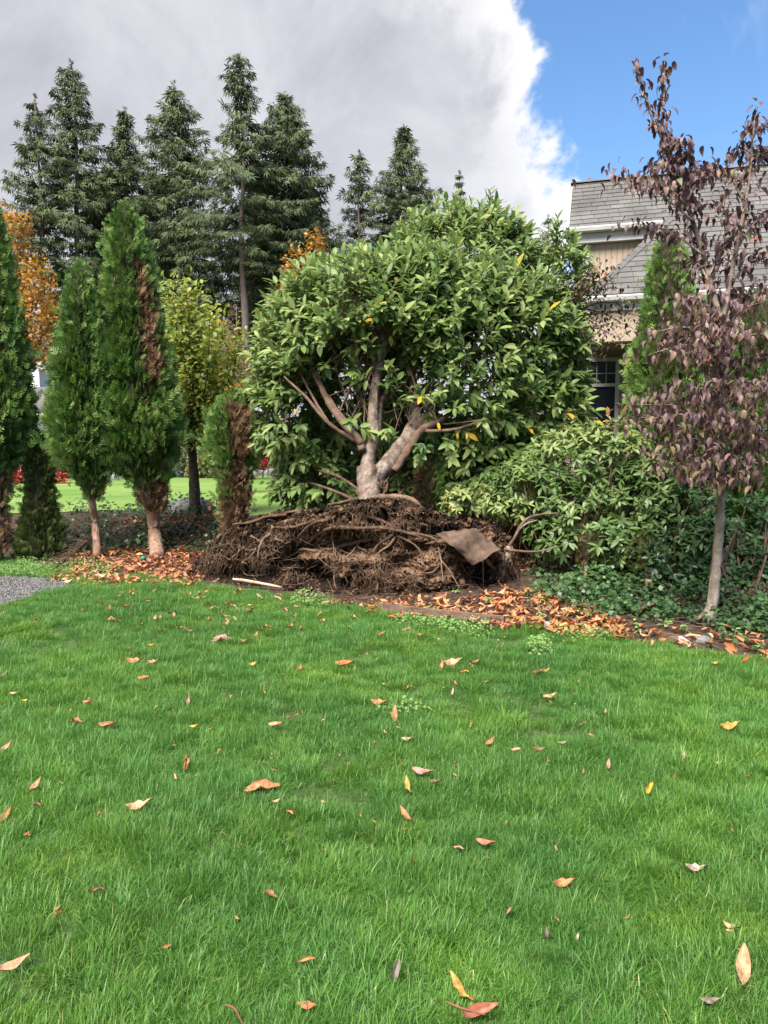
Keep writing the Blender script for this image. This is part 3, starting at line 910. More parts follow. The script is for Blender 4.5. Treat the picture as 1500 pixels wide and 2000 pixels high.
    child('porch_post', M['peach'], lambda m: box(m, W(np.dot(pr2, u), .18, (zb0 + zf) / 2 + .4), .18, .18, zb0 - zf - .8, Rh))
    # window in the recessed wall
    def wall_at(px, py):
        p = ray_plane(px, py, W(0, tb, 0), nn) - O
        return np.dot(p, u), p[2]
    a1, z1 = wall_at(1203, 706); a2, z2 = wall_at(1203, 752); _, z3 = wall_at(1203, 880)
    a0 = a1 - 1.55
    win = child('window', M['glass'], lambda m: box(m, W((a0 + a1) / 2, tb - .02, (z1 + z3) / 2), a1 - a0, .03, z1 - z3, Rh))
    def sub(nm, mat, f):
        m = MB(); f(m); m.build(nm, mat, win, smooth_=False)
    def fr(m):
        box(m, W(a1 + .04, tb - .05, (z1 + z3) / 2), .09, .07, z1 - z3 + .16, Rh)
        box(m, W(a0 - .04, tb - .05, (z1 + z3) / 2), .09, .07, z1 - z3 + .16, Rh)
        box(m, W((a0 + a1) / 2, tb - .05, z1 + .04), a1 - a0, .07, .08, Rh)
        box(m, W((a0 + a1) / 2, tb - .05, z3 - .04), a1 - a0, .07, .08, Rh)
    sub('window_frame', M['trim'], fr)
    sub('transom_bar', M['trim'], lambda m: box(m, W((a0 + a1) / 2, tb - .052, z2), a1 - a0, .05, .07, Rh))
    for kx in range(1, 7):
        sub('muntin', M['trim'], lambda m: box(m, W(a1 - kx * .2, tb - .045, (z1 + z2) / 2), .016, .02, z1 - z2 - .05, Rh))
    sub('muntin', M['trim'], lambda m: box(m, W((a0 + a1) / 2, tb - .047, (z1 + z2) / 2 + .0), a1 - a0, .02, .016, Rh))


house()


def far_house():
    Y = 42.0
    b = pt(20, 905, Y); b[2] = .45
    H = thing('house', 'far house with white gable edge and grey roof, left behind the cedars', 'house', b)
    p0, p1 = pt(20, 648, Y), pt(92, 713, Y)
    child = lambda nm, mat, m: m.build(nm, mat, H, smooth_=False)
    m = MB(); d = p1 - p0; n = nrm(np.array([-d[2], 0, d[0]])); n = n if n[2] > 0 else -n
    th = .42
    V = [p0, p1, p1 - n * th, p0 - n * th]; V2 = [v + np.array([0, .12, 0]) for v in V]
    m.add(V + V2, quads=[[0, 1, 2, 3], [7, 6, 5, 4], [0, 4, 5, 1], [1, 5, 6, 2], [2, 6, 7, 3]])
    child('rake_board', M['white'], m)
    m = MB(); q0, q1 = p0 + n * .06, p1 + n * .06
    V = [q0, q1, q1 + np.array([0, 9, 0]), q0 + np.array([0, 9, 0])]; V2 = [v - n * .1 for v in V]
    m.add(V + V2, quads=[[0, 1, 2, 3], [7, 6, 5, 4], [0, 4, 5, 1], [1, 5, 6, 2], [2, 6, 7, 3], [3, 7, 4, 0]])
    child('roof', M['shingle'], m)
    m = MB(); e = pt(80, 720, Y + .5); w0 = pt(-140, 720, Y + .5)
    box(m, ((e[0] + w0[0]) / 2, Y + 4, (e[2] + .3) / 2), e[0] - w0[0], 7.5, e[2] - .3)
    child('wall', M['pale_wall'], m)
    m = MB(); r0, r1 = pt(40, 756, Y - 4.5), pt(118, 756, Y - 4.5); e0, e1 = pt(30, 800, Y - 6), pt(118, 800, Y - 6)
    V = [e0, e1, r1, r0]; V2 = [v - np.array([0, 0, .15]) for v in V]
    m.add(V + V2, quads=[[0, 1, 2, 3], [7, 6, 5, 4], [0, 4, 5, 1], [1, 5, 6, 2], [2, 6, 7, 3], [3, 7, 4, 0]])
    child('porch_roof', M['shingle'], m)
    m = MB(); box(m, (e0 + e1) / 2 + np.array([0, .05, -.16]), e1[0] - e0[0] + .1, .08, .2); child('porch_gutter', M['white'], m)
    m = MB(); box(m, ((e0 + e1) / 2 + np.array([0, 1.5, 0])) * np.array([1, 1, .5]) + np.array([0, 0, .1]), e1[0] - e0[0] - .2, 1.0, e0[2] - .3); child('porch_wall', M['pale_wall'], m)


far_house()
# white post beside the far-left cedar
b = pt(14, 945, 24.0); b[2] = .45
T = thing('gate_post', 'white post standing behind the leftmost cedar', 'post', b)
m = MB(); box(m, (b[0], b[1], .45 + .6), .14, .14, 1.2); m.build('post', M['white'], T, smooth_=False)
m = MB(); box(m, (b[0], b[1], .45 + 1.23), .2, .2, .06); m.build('cap', M['white'], T, smooth_=False)


# garden wall of pale concrete with two pots
def lathe(mb, c, prof, k=16, tint=.5):
    a = np.linspace(0, 2 * math.pi, k, endpoint=False)
    V = np.array([[c[0] + r * math.cos(x), c[1] + r * math.sin(x), c[2] + z] for r, z in prof for x in a])
    n = len(prof); q = [[i * k + j, i * k + (j + 1) % k, (i + 1) * k + (j + 1) % k, (i + 1) * k + j] for i in range(n - 1) for j in range(k)]
    V = np.vstack([V, [[c[0], c[1], c[2] + prof[0][1]], [c[0], c[1], c[2] + prof[-1][1]]]])
    mb.add(V, quads=q, tris=[[n * k, (j + 1) % k, j] for j in range(k)] + [[n * k + 1, (n - 1) * k + j, (n - 1) * k + (j + 1) % k] for j in range(k)], tint=tint)


b = pt(199, 930, 30.0); b[2] = .45
m = MB(); lathe(m, b, [(.15, 0), (.27, .25), (.30, .40), (.33, .42), (.33, .48), (.27, .48), (.25, .40)]); tag(m.build('garden_pot', M['terracotta']), 'olive glazed round pot on the far lawn edge between cedar trunks', 'pot')
b = pt(220, 930, 30.0); b[2] = .45
m = MB(); lathe(m, b, [(.24, 0), (.28, .3), (.33, .62), (.35, .66), (.30, .66), (.28, .6)]); tag(m.build('garden_pot', M['pale_wall']), 'pale concrete pot on the far lawn edge beside the olive pot', 'pot')
b = pt(262, 925, 34.0)
m = MB(); box(m, (b[0], 34.2, .45 + .35), 4.4, .25, .7); tag(m.build('garden_wall', M['pale_wall'], smooth_=False), 'low pale concrete wall across the far end of the lawn', 'wall', kind='thing')

# boulder and the stones of the border by the road
def rock(name, c, sx, sy, sz, label, seed, group=None, mat='stone'):
    k = 14
    th = np.linspace(0, math.pi, k); ph = np.linspace(0, 2 * math.pi, 2 * k, endpoint=False)
    V = np.array([[math.sin(t) * math.cos(p), math.sin(t) * math.sin(p), math.cos(t)] for t in th for p in ph])
    d = .75 + .5 * fbm(V * 1.3 + seed, 4, seed)
    V = V * d[:, None] * np.array([sx, sy, sz]) + np.asarray(c)
    K = 2 * k
    q = [[i * K + j, (i + 1) * K + j, (i + 1) * K + (j + 1) % K, i * K + (j + 1) % K] for i in range(k - 1) for j in range(K)]
    o = MB().add(V, quads=q).build(name, M[mat])
    return tag(o, label, 'rock', group)


c = pt(372, 1000, 13.6); c[2] = hgt(c[0], c[1])
rock('boulder', c, .43, .36, .30, 'grey speckled boulder behind the slim dark trunk of the young fruit tree', 3)
for i, (px, sx) in enumerate([(505, .5), (528, .42), (548, .38), (478, .4), (412, .35)]):
    c = pt(px, 922, 36.2); c[2] = .5
    rock('border_stone', c, sx, .35, .33, ['grey stone at the far bed edge under the low crimson shrub', 'grey stone at the far bed edge, second from the laurel foliage', 'grey stone at the far bed edge closest to the laurel foliage', 'grey edging stone just right of the short browned cedar', 'grey edging stone right of the fruit tree trunk, far across the lawn'][i], 10 + i, 'grey stones edging the far bed')


# ------------------------------------------------------------------ far firs
FIRS = [
    (98, 188, 82, 59, 640, 'crooked fir with bent top at the left end of the row', 0.9),
    (165, 120, 80, 61, 640, 'tallest fir of the left clump with a spiky open top', 1.0),
    (262, 212, 62, 63, 650, 'short fir with rounded top right of the tallest left fir', 1.15),
    (360, 160, 66, 60, 640, 'tall broad fir with brownish cones left of the gap in the row', 1.15),
    (480, 108, 82, 57, 500, 'tall fir with bare pale trunk below its crown', 1.0),
    (560, 178, 92, 61, 650, 'dense wide fir right behind the one with a bare pale trunk', 1.35),
    (703, 296, 58, 66, 650, 'open dark fir standing apart, just left of the laurel top', .85),
    (779, 247, 62, 67, 650, 'regular pointed fir just above the laurel', 1.1),
    (890, 335, 24, 95, 600, 'tiny far fir tip above the middle of the laurel', .6),
    (843, 368, 24, 98, 600, 'tiny far fir tip, faint, right of the regular pointed fir', .5),
    (1063, 418, 28, 95, 620, 'tiny far fir tip between laurel and the peach house', .6),
    (215, 320, 60, 68, 690, 'low dense fir filling in behind the tall cedars', 1.2),
    (318, 330, 52, 70, 690, 'shaded fir behind the broad brownish fir', 1.1),
    (520, 330, 70, 66, 700, 'shaded low fir behind the bare pale trunk', 1.2),
    (425, 380, 42, 72, 720, 'thin dark fir in the gap of the row, sky showing through', .5),
    (612, 360, 38, 63, 690, 'narrow fir at the right end of the row', 1.1),
]


def fir_clump():
    V, t = [], []
    for ang, L, z in ((0, 1.0, -.30), (.6, .75, -.45), (-.6, .75, -.45)):
        d = np.array([math.sin(ang), math.cos(ang), z]); sd = np.array([math.cos(ang), -math.sin(ang), 0]); i = len(V)
        V += [np.zeros(3), d * L * .5 - sd * .085 + [0, 0, .03], d * L * .5 + sd * .085 + [0, 0, .03], d * L - np.array([0, 0, .1 * L])]
        t += [[i, i + 2, i + 1], [i + 1, i + 2, i + 3]]
    return np.array(V), np.zeros((0, 4), int), np.array(t)


FIRV = fir_clump()


def fir(px, top, hw, Y, cb, label, dens):
    b = pt(px, 900, Y); b[2] = .4
    T = thing('fir_tree', label, 'tree', b, 'fir trees behind the gardens')
    tz = pt(px, top, Y)[2]; z0 = pt(px, cb, Y)[2]
    H = tz - .4; Rm = hw * 2.05 / F * Y
    lean = rng.normal(0, .25)
    bend = lambda z: np.stack([lean * ((z - .4) / H) ** 2 + .12 * np.sin(z * .5 + px), .0 * z, z * 0], -1)
    zs = np.linspace(.2, tz, 9)
    P = np.stack([np.full(9, b[0]), np.full(9, b[1]), zs], -1) + bend(zs)
    m = MB(); tube(m, P, np.linspace(.42, .03, 9) * (H / 30) ** .7, 8, 25, .15, 3)
    m.build('trunk', M['fir_bark'], T)
    # branches
    mb, br = MB(), MB()
    z = z0
    D, Pp, Nn, S, Tn = [], [], [], [], []
    lvl = 0
    while z < tz - .3:
        f = (tz - z) / (tz - z0)
        L0 = Rm * (.55 * f ** .6 + .55 * f) * (.52 + .80 * vnoise(np.array([[px * .37, 3.3, z * .33]]), 9)[0]) * (1.0 if f < .8 else 1.0 - .3 * (f - .8) / .2)
        k = int(4.6 + 2.2 * dens)
        a0 = rng.random() * 6.28
        for j in range(k):
            a = a0 + j * 6.283 / k + rng.normal(0, .25)
            L = max(.35, L0 * np.clip(rng.normal(.62, .14) + .75 * (vnoise(np.array([[math.cos(a) * 1.2 + px, math.sin(a) * 1.2, z * .42]]), 4)[0] - .2), .25, 1.4))
            if dens < .95 and rng.random() < .25: continue
            o = np.array([math.cos(a), math.sin(a), 0])
            c0 = np.array([b[0], b[1], z]) + bend(np.array([z]))[0]
            rise = .32 - .60 * f + rng.normal(0, .14)
            n = max(3, int(L / .20 * (.6 + .4 * dens)))
            s = np.linspace(.12, 1, n) ** .85
            cz = rise * L * s - .26 * L * s ** 2 + .22 * L * s ** 3
            cp = c0 + o * (L * s)[:, None] + np.array([0, 0, 1]) * cz[:, None]
            tube(br, cp[[0, n // 2, n - 1]], [.05, .035, .012], 3, 4)
            for rep in range(3):
                sd = np.array([-o[1], o[0], 0])
                lat = rng.normal(0, 1, n)
                wd = .12 + .34 * L * (1 - s) * s * 2
                pp = cp + sd * (lat * wd)[:, None] * .55 + np.array([0, 0, -1]) * (np.abs(rng.normal(0, .11, n)))[:, None]
                dd = o * .7 + sd * (np.sign(lat) * .55)[:, None] + np.stack([rng.normal(0, .25, n), rng.normal(0, .25, n), rng.normal(-.42, .3, n)], -1)
                Pp.append(pp); D.append(dd)
                S.append(rng.uniform(.32, .75, n)); Tn.append(np.clip(rng.normal(.36, .16, n) + .25 * (s - .6) + .08 * rng.normal(), 0, 1))
        z += (.55 + .45 * f) * (H / 30) / (.55 + .45 * dens)
        lvl += 1
    # leader tuft
    n = 26
    zz = rng.uniform(tz - 1.0, tz + .05, n); a = rng.random(n) * 6.28
    Pp.append(np.stack([b[0] + 0 * zz, b[1] + 0 * zz, zz], -1) + bend(zz))
    D.append(np.stack([np.cos(a) * .6, np.sin(a) * .6, np.full(n, .7)], -1)); S.append(rng.uniform(.15, .4, n)); Tn.append(np.full(n, .45))
    D, Pp, S, Tn = np.concatenate(D), np.concatenate(Pp), np.concatenate(S), np.concatenate(Tn)
    R = frames(D, np.array([0, 0, 1.0]) + rng.normal(0, .6, D.shape))
    scatter(mb, FIRV, R, Pp, S, Tn)
    mb.build('crown', M['fir'], T, kind='stuff')
    br.build('branches', M['dark_bark'], T, kind='stuff')


for f_ in FIRS: fir(*f_)


# ------------------------------------------------------------------ generic leafy crowns
def lobes_points(lobes, n, inner=.25, keep=None):
    """random points in the outer shell of a union of ellipsoids with their outward normals; lobes: (centre, (rx,ry,rz))"""
    P, Nn = [], []
    w = np.array([r[0] * r[2] + r[0] * r[1] for c, r in lobes]); w = w / w.sum()
    for i, (c, r) in enumerate(lobes):
        k = int(n * w[i]); r = np.asarray(r)
        d = nrm(rng.normal(size=(k, 3)))
        sc = 1 - inner * rng.random(k) ** 1.6
        lump = .86 + .28 * fbm(d * 2.6 + i * 7.7, 3, i + 3)
        p = np.asarray(c) + d * r * (sc * lump)[:, None]
        nn = nrm(d / r)
        ok = np.ones(k, bool)
        for j, (c2, r2) in enumerate(lobes):
            if j != i: ok &= (np.sum(((p - c2) / (np.asarray(r2) * .74)) ** 2, -1) > 1)
        P.append(p[ok]); Nn.append(nn[ok])
    return np.concatenate(P), np.concatenate(Nn)


def lobe(px, py, Y, rx, rz, ry=None):
    k = Y / F
    return (pt(px, py, Y), (rx * k, (ry if ry else (rx + rz) / 2 * k), rz * k))


def simple_tree(name, label, cat, mat, lobes, n, size, base, trunk_r, tint=(.5, .22), group=None, proto=None, bark='dark_bark', small=True, inner=.7, crown='crown'):
    T = thing(name, label, cat, base, group)
    P, Nn = lobes_points(lobes, n, inner)
    D = nrm(Nn * .6 + rng.normal(0, .6, P.shape) + np.array([0, 0, -.2]))
    mb = MB()
    R = frames(D, Nn + np.array([0, 0, .8]) + rng.normal(0, .4, P.shape))
    cl = fbm(P / (size * 9), 2, 9)
    tn = np.clip(rng.normal(tint[0], tint[1] * .6, len(P)) + (cl - .5) * tint[1] * 3, 0, 1)
    scatter(mb, proto or leaf_small(.36, .25), R, P, rng.uniform(.65, 1.25, len(P)) * size, tn)
    mb.build(crown, M[mat], T, kind='stuff')
    m = MB()
    top = np.mean([c for c, r in lobes], 0)
    base = np.asarray(base, float)
    tube(m, [base - np.array([0, 0, .1]), base * .5 + top * .5 + np.array([.05, 0, 0]), top], [trunk_r, trunk_r * .75, trunk_r * .3], 7, 12, .2)
    for c, r in lobes:
        st = base * .45 + top * .55
        tube(m, [st, (st + c) / 2 + rng.normal(0, .05, 3), np.asarray(c)], [trunk_r * .5, trunk_r * .35, trunk_r * .1], 5, 8, .2)
    m.build('trunk', M[bark], T)
    return T


def gb(px, Y, z=None):
    p = pt(px, 900, Y); p[2] = hgt(p[0], p[1]) if z is None else z
    return p


simple_tree('maple_tree', 'large orange and gold autumn maple between the two leftmost cedars', 'tree', 'orange_leaf',
            [lobe(18, 500, 30, 50, 80), lobe(-40, 480, 31, 80, 110), lobe(70, 560, 29, 36, 60), lobe(62, 640, 29, 46, 60), lobe(10, 650, 30, 70, 70), lobe(104, 620, 29, 20, 30), lobe(95, 690, 29, 34, 40), lobe(40, 440, 30, 24, 26)], 9000, .16, gb(20, 30), .22, (.45, .25))
simple_tree('maple_tree', 'orange leaved tree peeping over the left shoulder of the laurel', 'tree', 'orange_leaf',
            [lobe(585, 520, 22, 32, 34), lobe(618, 470, 23, 20, 24), lobe(560, 550, 22, 20, 34), lobe(640, 560, 22, 50, 60)], 1500, .13, gb(600, 22), .10, (.42, .25))
simple_tree('autumn_shrub', 'bright orange shrub behind the short browned cedar', 'shrub', 'orange_leaf',
            [lobe(450, 765, 20, 26, 26), lobe(440, 800, 20, 30, 30), lobe(470, 830, 20.3, 26, 50)], 1500, .10, gb(452, 20), .04, (.68, .12))
simple_tree('autumn_shrub', 'rusty brown tree beyond the young fruit tree, beside the bare fir trunk', 'shrub', 'orange_leaf',
            [lobe(435, 690, 30, 46, 60), lobe(470, 740, 29, 50, 60), lobe(395, 760, 30, 40, 70)], 3000, .15, gb(440, 30), .08, (.15, .25))
simple_tree('red_maple', 'small crimson maple left of the short column cedar', 'shrub', 'red_leaf',
            [lobe(42, 915, 27, 30, 24), lobe(25, 930, 27, 24, 20)], 900, .09, gb(40, 27), .05, (.5, .25))
simple_tree('red_maple', 'small crimson maple right of the short column cedar', 'shrub', 'red_leaf',
            [lobe(100, 918, 27, 34, 28), lobe(112, 930, 27, 26, 26)], 1100, .09, gb(102, 27), .05, (.5, .25))
simple_tree('red_shrub', 'low crimson shrub right of the short browned cedar', 'shrub', 'red_leaf',
            [lobe(512, 905, 33, 14, 12)], 300, .09, gb(512, 33), .03, (.5, .25))
simple_tree('red_shrub', 'dull purple round shrub behind the low crimson shrub', 'shrub', 'red_leaf',
            [lobe(522, 885, 35, 18, 20)], 500, .10, gb(522, 35), .03, (.0, .12))
SHR = [(150, 905, 33, 50, 40, .35, 'dark green shrub behind the crimson maple and medium cedar'), (235, 900, 35, 55, 34, .4, 'mid green shrub behind the tall cedar trunk'),
       (335, 890, 34, 38, 42, .5, 'olive shrub left of the young fruit tree trunk'), (400, 900, 33, 34, 36, .75, 'yellowing shrub right of the young fruit tree trunk'),
       (500, 880, 40, 50, 40, .3, 'dark shrub beyond the road behind the short browned cedar'), (545, 900, 38, 30, 20, .95, 'russet low shrub by the road left of the laurel'),
       (70, 850, 38, 60, 60, .3, 'dark evergreen shrub in front of the far house'), (600, 860, 42, 80, 70, .3, 'big dark shrub hidden behind the laurel base'),
       (300, 800, 46, 80, 100, .3, 'tall dark hedge shrub behind the tall cedar')]
for (px, py, Y, rx, rz, t, lab) in SHR:
    simple_tree('garden_shrub', lab, 'shrub', 'shrub_leaf', [lobe(px, py, Y, rx, rz), lobe(px + rx * .5, py + rz * .4, Y, rx * .6, rz * .6), lobe(px - rx * .5, py + rz * .4, Y, rx * .6, rz * .6)],
                1700, .16, gb(px, Y), .05, (t, .16), 'shrubs along the far side of the lawn')
# bare brown conifer
def bare_conifer():
    b = gb(462, 26); T = thing('dead_conifer', 'thin bare brown little conifer left of the pale fir trunk', 'tree', b)
    top = pt(462, 598, 26)
    m = MB(); tube(m, [b, (b + top) / 2, top], [.06, .04, .008], 6, 10); m.build('trunk', M['fir_bark'], T)
    m = MB()
    for i in range(170):
        f = rng.random() ** .8; z = top[2] - f * 3.2; a = rng.random() * 6.28; L = .12 + .75 * f * rng.uniform(.6, 1)
        p = np.array([b[0], b[1], z]); e = p + np.array([math.cos(a) * L, math.sin(a) * L, .22 * L])
        tube(m, [p, (p + e) / 2 + np.array([0, 0, -.05 * L]), e], [.014, .010, .004], 3, 4, tint=.7)
        for k in range(4):
            q = p + (e - p) * rng.uniform(.4, 1); e2 = q + rng.normal(0, .10, 3); tube(m, [q, e2], [.006, .003], 3, 2, tint=.8)
    m.build('branches', M['fine_root'], T, kind='stuff')


bare_conifer()


# ------------------------------------------------------------------ cedars (thuja) in the hedge row
def spray(k):
    """flat cedar spray: a stem with narrow blades left and right"""
    r = np.random.default_rng(k)
    V, t = [], []

    def blade(p, ang, L, w, z):
        d = np.array([math.sin(ang), math.cos(ang), z]); s = np.array([math.cos(ang), -math.sin(ang), 0])
        p = np.asarray(p, float); i = len(V)
        V.extend([p, p + d * L * .5 - s * w, p + d * L - np.array([0, 0, .06]) * L, p + d * L * .5 + s * w])
        t.extend([[i, i + 1, i + 2], [i, i + 2, i + 3]])
    blade((0, 0, 0), 0, 1.0, .05, 0)
    for y, L in ((.08, .46), (.27, .50), (.46, .42), (.65, .30)):
        for s in (-1, 1):
            blade((0, y + r.uniform(-.05, .05), -.05 * y), s * r.uniform(.55, .95), L * r.uniform(.75, 1.15), .052, r.uniform(-.2, .2))
    return np.array(V), np.zeros((0, 4), int), np.array(t)


SPRAYS = [spray(1), spray(2), spray(3)]


def cedar(label, prof, Y, n, trunk, mat='thuja', dead=None, tint=(.36, .13), size=.15, group='cedars of the hedge row', lumps=1.0, tr=.07, bark='thuja_bark', loose=.35):
    base = np.array([*trunk[0]])
    T = thing('cedar_tree', label, 'tree', base, group)
    prof = sorted(prof, key=lambda p: -p[0])
    z = np.array([pt(0, p[0], Y)[2] for p in prof])
    xl = np.array([pt(p[1], p[0], Y)[0] for p in prof]); xr = np.array([pt(p[2], p[0], Y)[0] for p in prof])
    cx, rad = (xl + xr) / 2, (xr - xl) / 2 * .92
    # solid dark core, added inside to stop see-through between the sprays
    m = MB(); zz = np.linspace(z[0] + .03, z[-1] - .1, 34); K = 20
    a = np.linspace(0, 2 * math.pi, K, endpoint=False)
    rz = np.interp(zz, z, rad) * .66; xz = np.interp(zz, z, cx)
    V = np.stack([xz[:, None] + rz[:, None] * np.cos(a), Y + rz[:, None] * np.sin(a), np.repeat(zz[:, None], K, 1)], -1).reshape(-1, 3)
    V += (np.stack([vnoise(V * 5, s) for s in (1, 2, 3)], -1) - .5) * .16 * min(1, rad.max() * 1.6)
    q = [[i * K + j, i * K + (j + 1) % K, (i + 1) * K + (j + 1) % K, (i + 1) * K + j] for i in range(33) for j in range(K)]
    m.add(V, quads=q, tris=[[0, j + 1, j] for j in range(1, K - 1)] + [[33 * K, 33 * K + j, 33 * K + j + 1] for j in range(1, K - 1)])
    m.build('dark_core', M['thuja_core'], T)
    # sprays
    n = int(n * .98); size = size * .98
    N = n * 3
    zs = rng.uniform(z[0], z[-1], N); r = np.interp(zs, z, rad)
    k = rng.random(N) < (r / rad.max()) * .9 + .06
    zs, r = zs[k][:n], r[k][:n]
    n = len(zs)
    a = rng.uniform(0, 2 * math.pi, n)
    q = np.stack([np.cos(a) * 2.4, np.sin(a) * 2.4, zs * 4.2], -1)
    lump = fbm(q, 3, 31) - .5
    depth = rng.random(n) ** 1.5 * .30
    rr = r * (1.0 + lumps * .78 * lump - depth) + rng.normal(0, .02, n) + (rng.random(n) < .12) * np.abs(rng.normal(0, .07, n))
    o = np.stack([np.cos(a), np.sin(a), np.zeros(n)], -1)
    P = np.stack([np.interp(zs, z, cx), np.full(n, Y), zs], -1) + o * rr[:, None]
    D = nrm(o * .75 + np.array([0, 0, .75]) + rng.normal(0, loose, (n, 3)))
    side = np.stack([-np.sin(a), np.cos(a), np.zeros(n)], -1)
    Nn = side * np.sign(rng.normal(size=n))[:, None] + o * rng.normal(.3, .6, n)[:, None] + np.array([0, 0, .3])
    tn = np.clip(rng.normal(tint[0] + .03, tint[1] * 1.35, n) + lump * .6 - depth * .8, 0.0, .67)  # sprays set deeper are tinted darker, self-shadow put into the colour
    if dead is not None:
        px, py, _ = proj(P)
        dd = np.clip(dead(px, py, a) + (fbm(P * 9, 3, 77) - .5) * 1.1, 0, 1)
        isd = rng.random(n) < smooth(.38, .85, dd)
        isd &= (P[:, 1] < Y + .15)
        tn = np.where(isd, rng.uniform(.76, 1.0, n), tn)
        P = np.where(isd[:, None], P - o * (.06 * r)[:, None], P)
    Sz = rng.uniform(.65, 1.25, n) * size * np.clip(.55 + .6 * r / max(.3, rad.max()), .6, 1.1)
    P = P - D * (Sz * .5)[:, None]
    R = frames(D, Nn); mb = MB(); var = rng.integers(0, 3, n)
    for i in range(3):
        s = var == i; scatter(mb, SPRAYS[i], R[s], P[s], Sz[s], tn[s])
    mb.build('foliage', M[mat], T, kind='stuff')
    m = MB(); tp = np.array(trunk)
    tube(m, np.vstack([tp, [[cx[len(cx) // 2], Y, z[len(z) // 2]]]]), np.concatenate([np.linspace(tr * 1.08, tr * .95, len(tp)), [tr * .5]]), 12, 26, .14, 5)
    m.build('trunk', M[bark], T)
    return T


g0 = lambda px, py, z=0.05: gnd(px, py, z)
# far-left cedar (partly out of the frame)
cedar('tall cedar cut by the left edge of the view, dark bare stem below', [(375, -22, -14), (430, -48, 6), (500, -62, 22), (560, -70, 32), (620, -80, 42), (700, -90, 52), (800, -98, 63), (855, -95, 66), (890, -75, 48), (925, -50, 22), (1000, -40, 14), (1060, -35, 22), (1080, -22, 10)],
      10.9, 5400, [pt(-6, 1090, 10.9), pt(-6, 980, 10.9)], dead=lambda px, py, a: .85 * smooth(890, 960, py), tint=(.34, .13), size=.16, tr=.09)
cedar('short dark olive column cedar with a wider foot, between two tall cedars', [(838, 72, 80), (860, 56, 98), (885, 48, 112), (910, 46, 112), (935, 50, 104), (965, 48, 106), (1000, 46, 114), (1030, 38, 120), (1060, 26, 130), (1085, 28, 130), (1096, 50, 105)],
      11.2, 4200, [pt(78, 1098, 11.2), pt(78, 1040, 11.2)], mat='thuja_olive', tint=(.34, .15), size=.105, tr=.05, lumps=.8)
cedar('medium cedar on a slim bare trunk, left of the tallest cedar', [(508, 152, 158), (540, 136, 176), (580, 126, 192), (640, 116, 202), (700, 108, 210), (760, 102, 218), (820, 98, 226), (870, 98, 232), (905, 116, 228), (930, 142, 210), (950, 158, 200), (975, 168, 197)],
      11.0, 6800, [g0(190, 1089), pt(186, 1020, 11.2), pt(178, 960, 11.0)], dead=lambda px, py, a: .62 * smooth(930, 965, py), size=.15, tr=.055)
cedar('tallest cedar with a long browned strip on its front and thick red trunk', [(395, 236, 246), (425, 216, 272), (480, 208, 290), (540, 204, 302), (600, 199, 312), (660, 194, 324), (720, 188, 336), (780, 184, 348), (830, 182, 362), (860, 186, 366), (890, 202, 344), (918, 228, 332), (940, 258, 328), (975, 270, 326), (1000, 286, 322)],
      11.3, 9500, [g0(308, 1090), pt(302, 1040, 11.4), pt(294, 960, 11.3)],
      dead=lambda px, py, a: .95 * np.exp(-((px - np.interp(py, [480, 560, 700, 860], [268, 284, 300, 310])) / np.interp(py, [480, 600, 860], [12, 24, 40])) ** 2) * smooth(470, 530, py) * (1 - .55 * smooth(700, 780, py)) + .62 * smooth(925, 965, py),
      size=.165, tr=.098, tint=(.37, .13))
cedar('short cedar with a large browned face, at the left end of the root plate', [(757, 454, 462), (775, 432, 486), (810, 410, 500), (850, 400, 508), (885, 404, 508), (910, 414, 500), (940, 424, 492), (980, 426, 488), (1010, 428, 486), (1040, 436, 480)],
      10.5, 4800, [pt(448, 1060, 10.5), pt(448, 1000, 10.5)],
      dead=lambda px, py, a: 1.0 * np.exp(-((px - 470) / 22) ** 2) * smooth(770, 800, py) * (1 - .45 * smooth(870, 900, py)) + .24 + .20 * smooth(880, 930, py) + .4 * smooth(965, 1005, py), size=.115, tr=.035, tint=(.46, .10), lumps=.7)
cedar('pointed bright green cedar in front of the house roof', [(447, 1302, 1310), (480, 1278, 1332), (540, 1262, 1346), (600, 1251, 1356), (660, 1238, 1366), (720, 1226, 1374), (790, 1218, 1380), (860, 1210, 1384), (930, 1206, 1384), (1000, 1216, 1370), (1060, 1230, 1340), (1090, 1250, 1310)],
      9.6, 7600, [pt(1276, 1142, 8.6), pt(1278, 1080, 9.2)], tint=(.40, .13), size=.135, tr=.07, bark='dark_bark')
cedar('dark cedar at the right edge behind the purple tree', [(560, 1478, 1486), (620, 1450, 1520), (700, 1430, 1550), (800, 1418, 1570), (900, 1410, 1580), (1000, 1412, 1575), (1080, 1420, 1560), (1140, 1440, 1540)],
      8.9, 4200, [pt(1490, 1190, 8.6), pt(1490, 1060, 8.9)], tint=(.24, .12), size=.15, tr=.07, bark='dark_bark')
cedar('small browned cedar stub just right of the laurel trunk', [(872, 842, 856), (890, 826, 866), (930, 812, 864), (970, 806, 866), (1000, 808, 872), (1030, 815, 868)],
      10.1, 1800, [pt(842, 1060, 10.1), pt(842, 980, 10.1)], dead=lambda px, py, a: .75 - .5 * smooth(838, 862, px), tint=(.48, .08), size=.085, tr=.03, group='small cedar stubs in the shrubs')
cedar('small bright cedar tip poking from the rhododendron', [(880, 1012, 1018), (900, 996, 1034), (935, 985, 1046), (980, 985, 1048), (1010, 995, 1040)],
      9.7, 1200, [pt(1016, 1080, 9.7), pt(1016, 1000, 9.7)], tint=(.60, .05), size=.10, tr=.02, group='small cedar stubs in the shrubs')
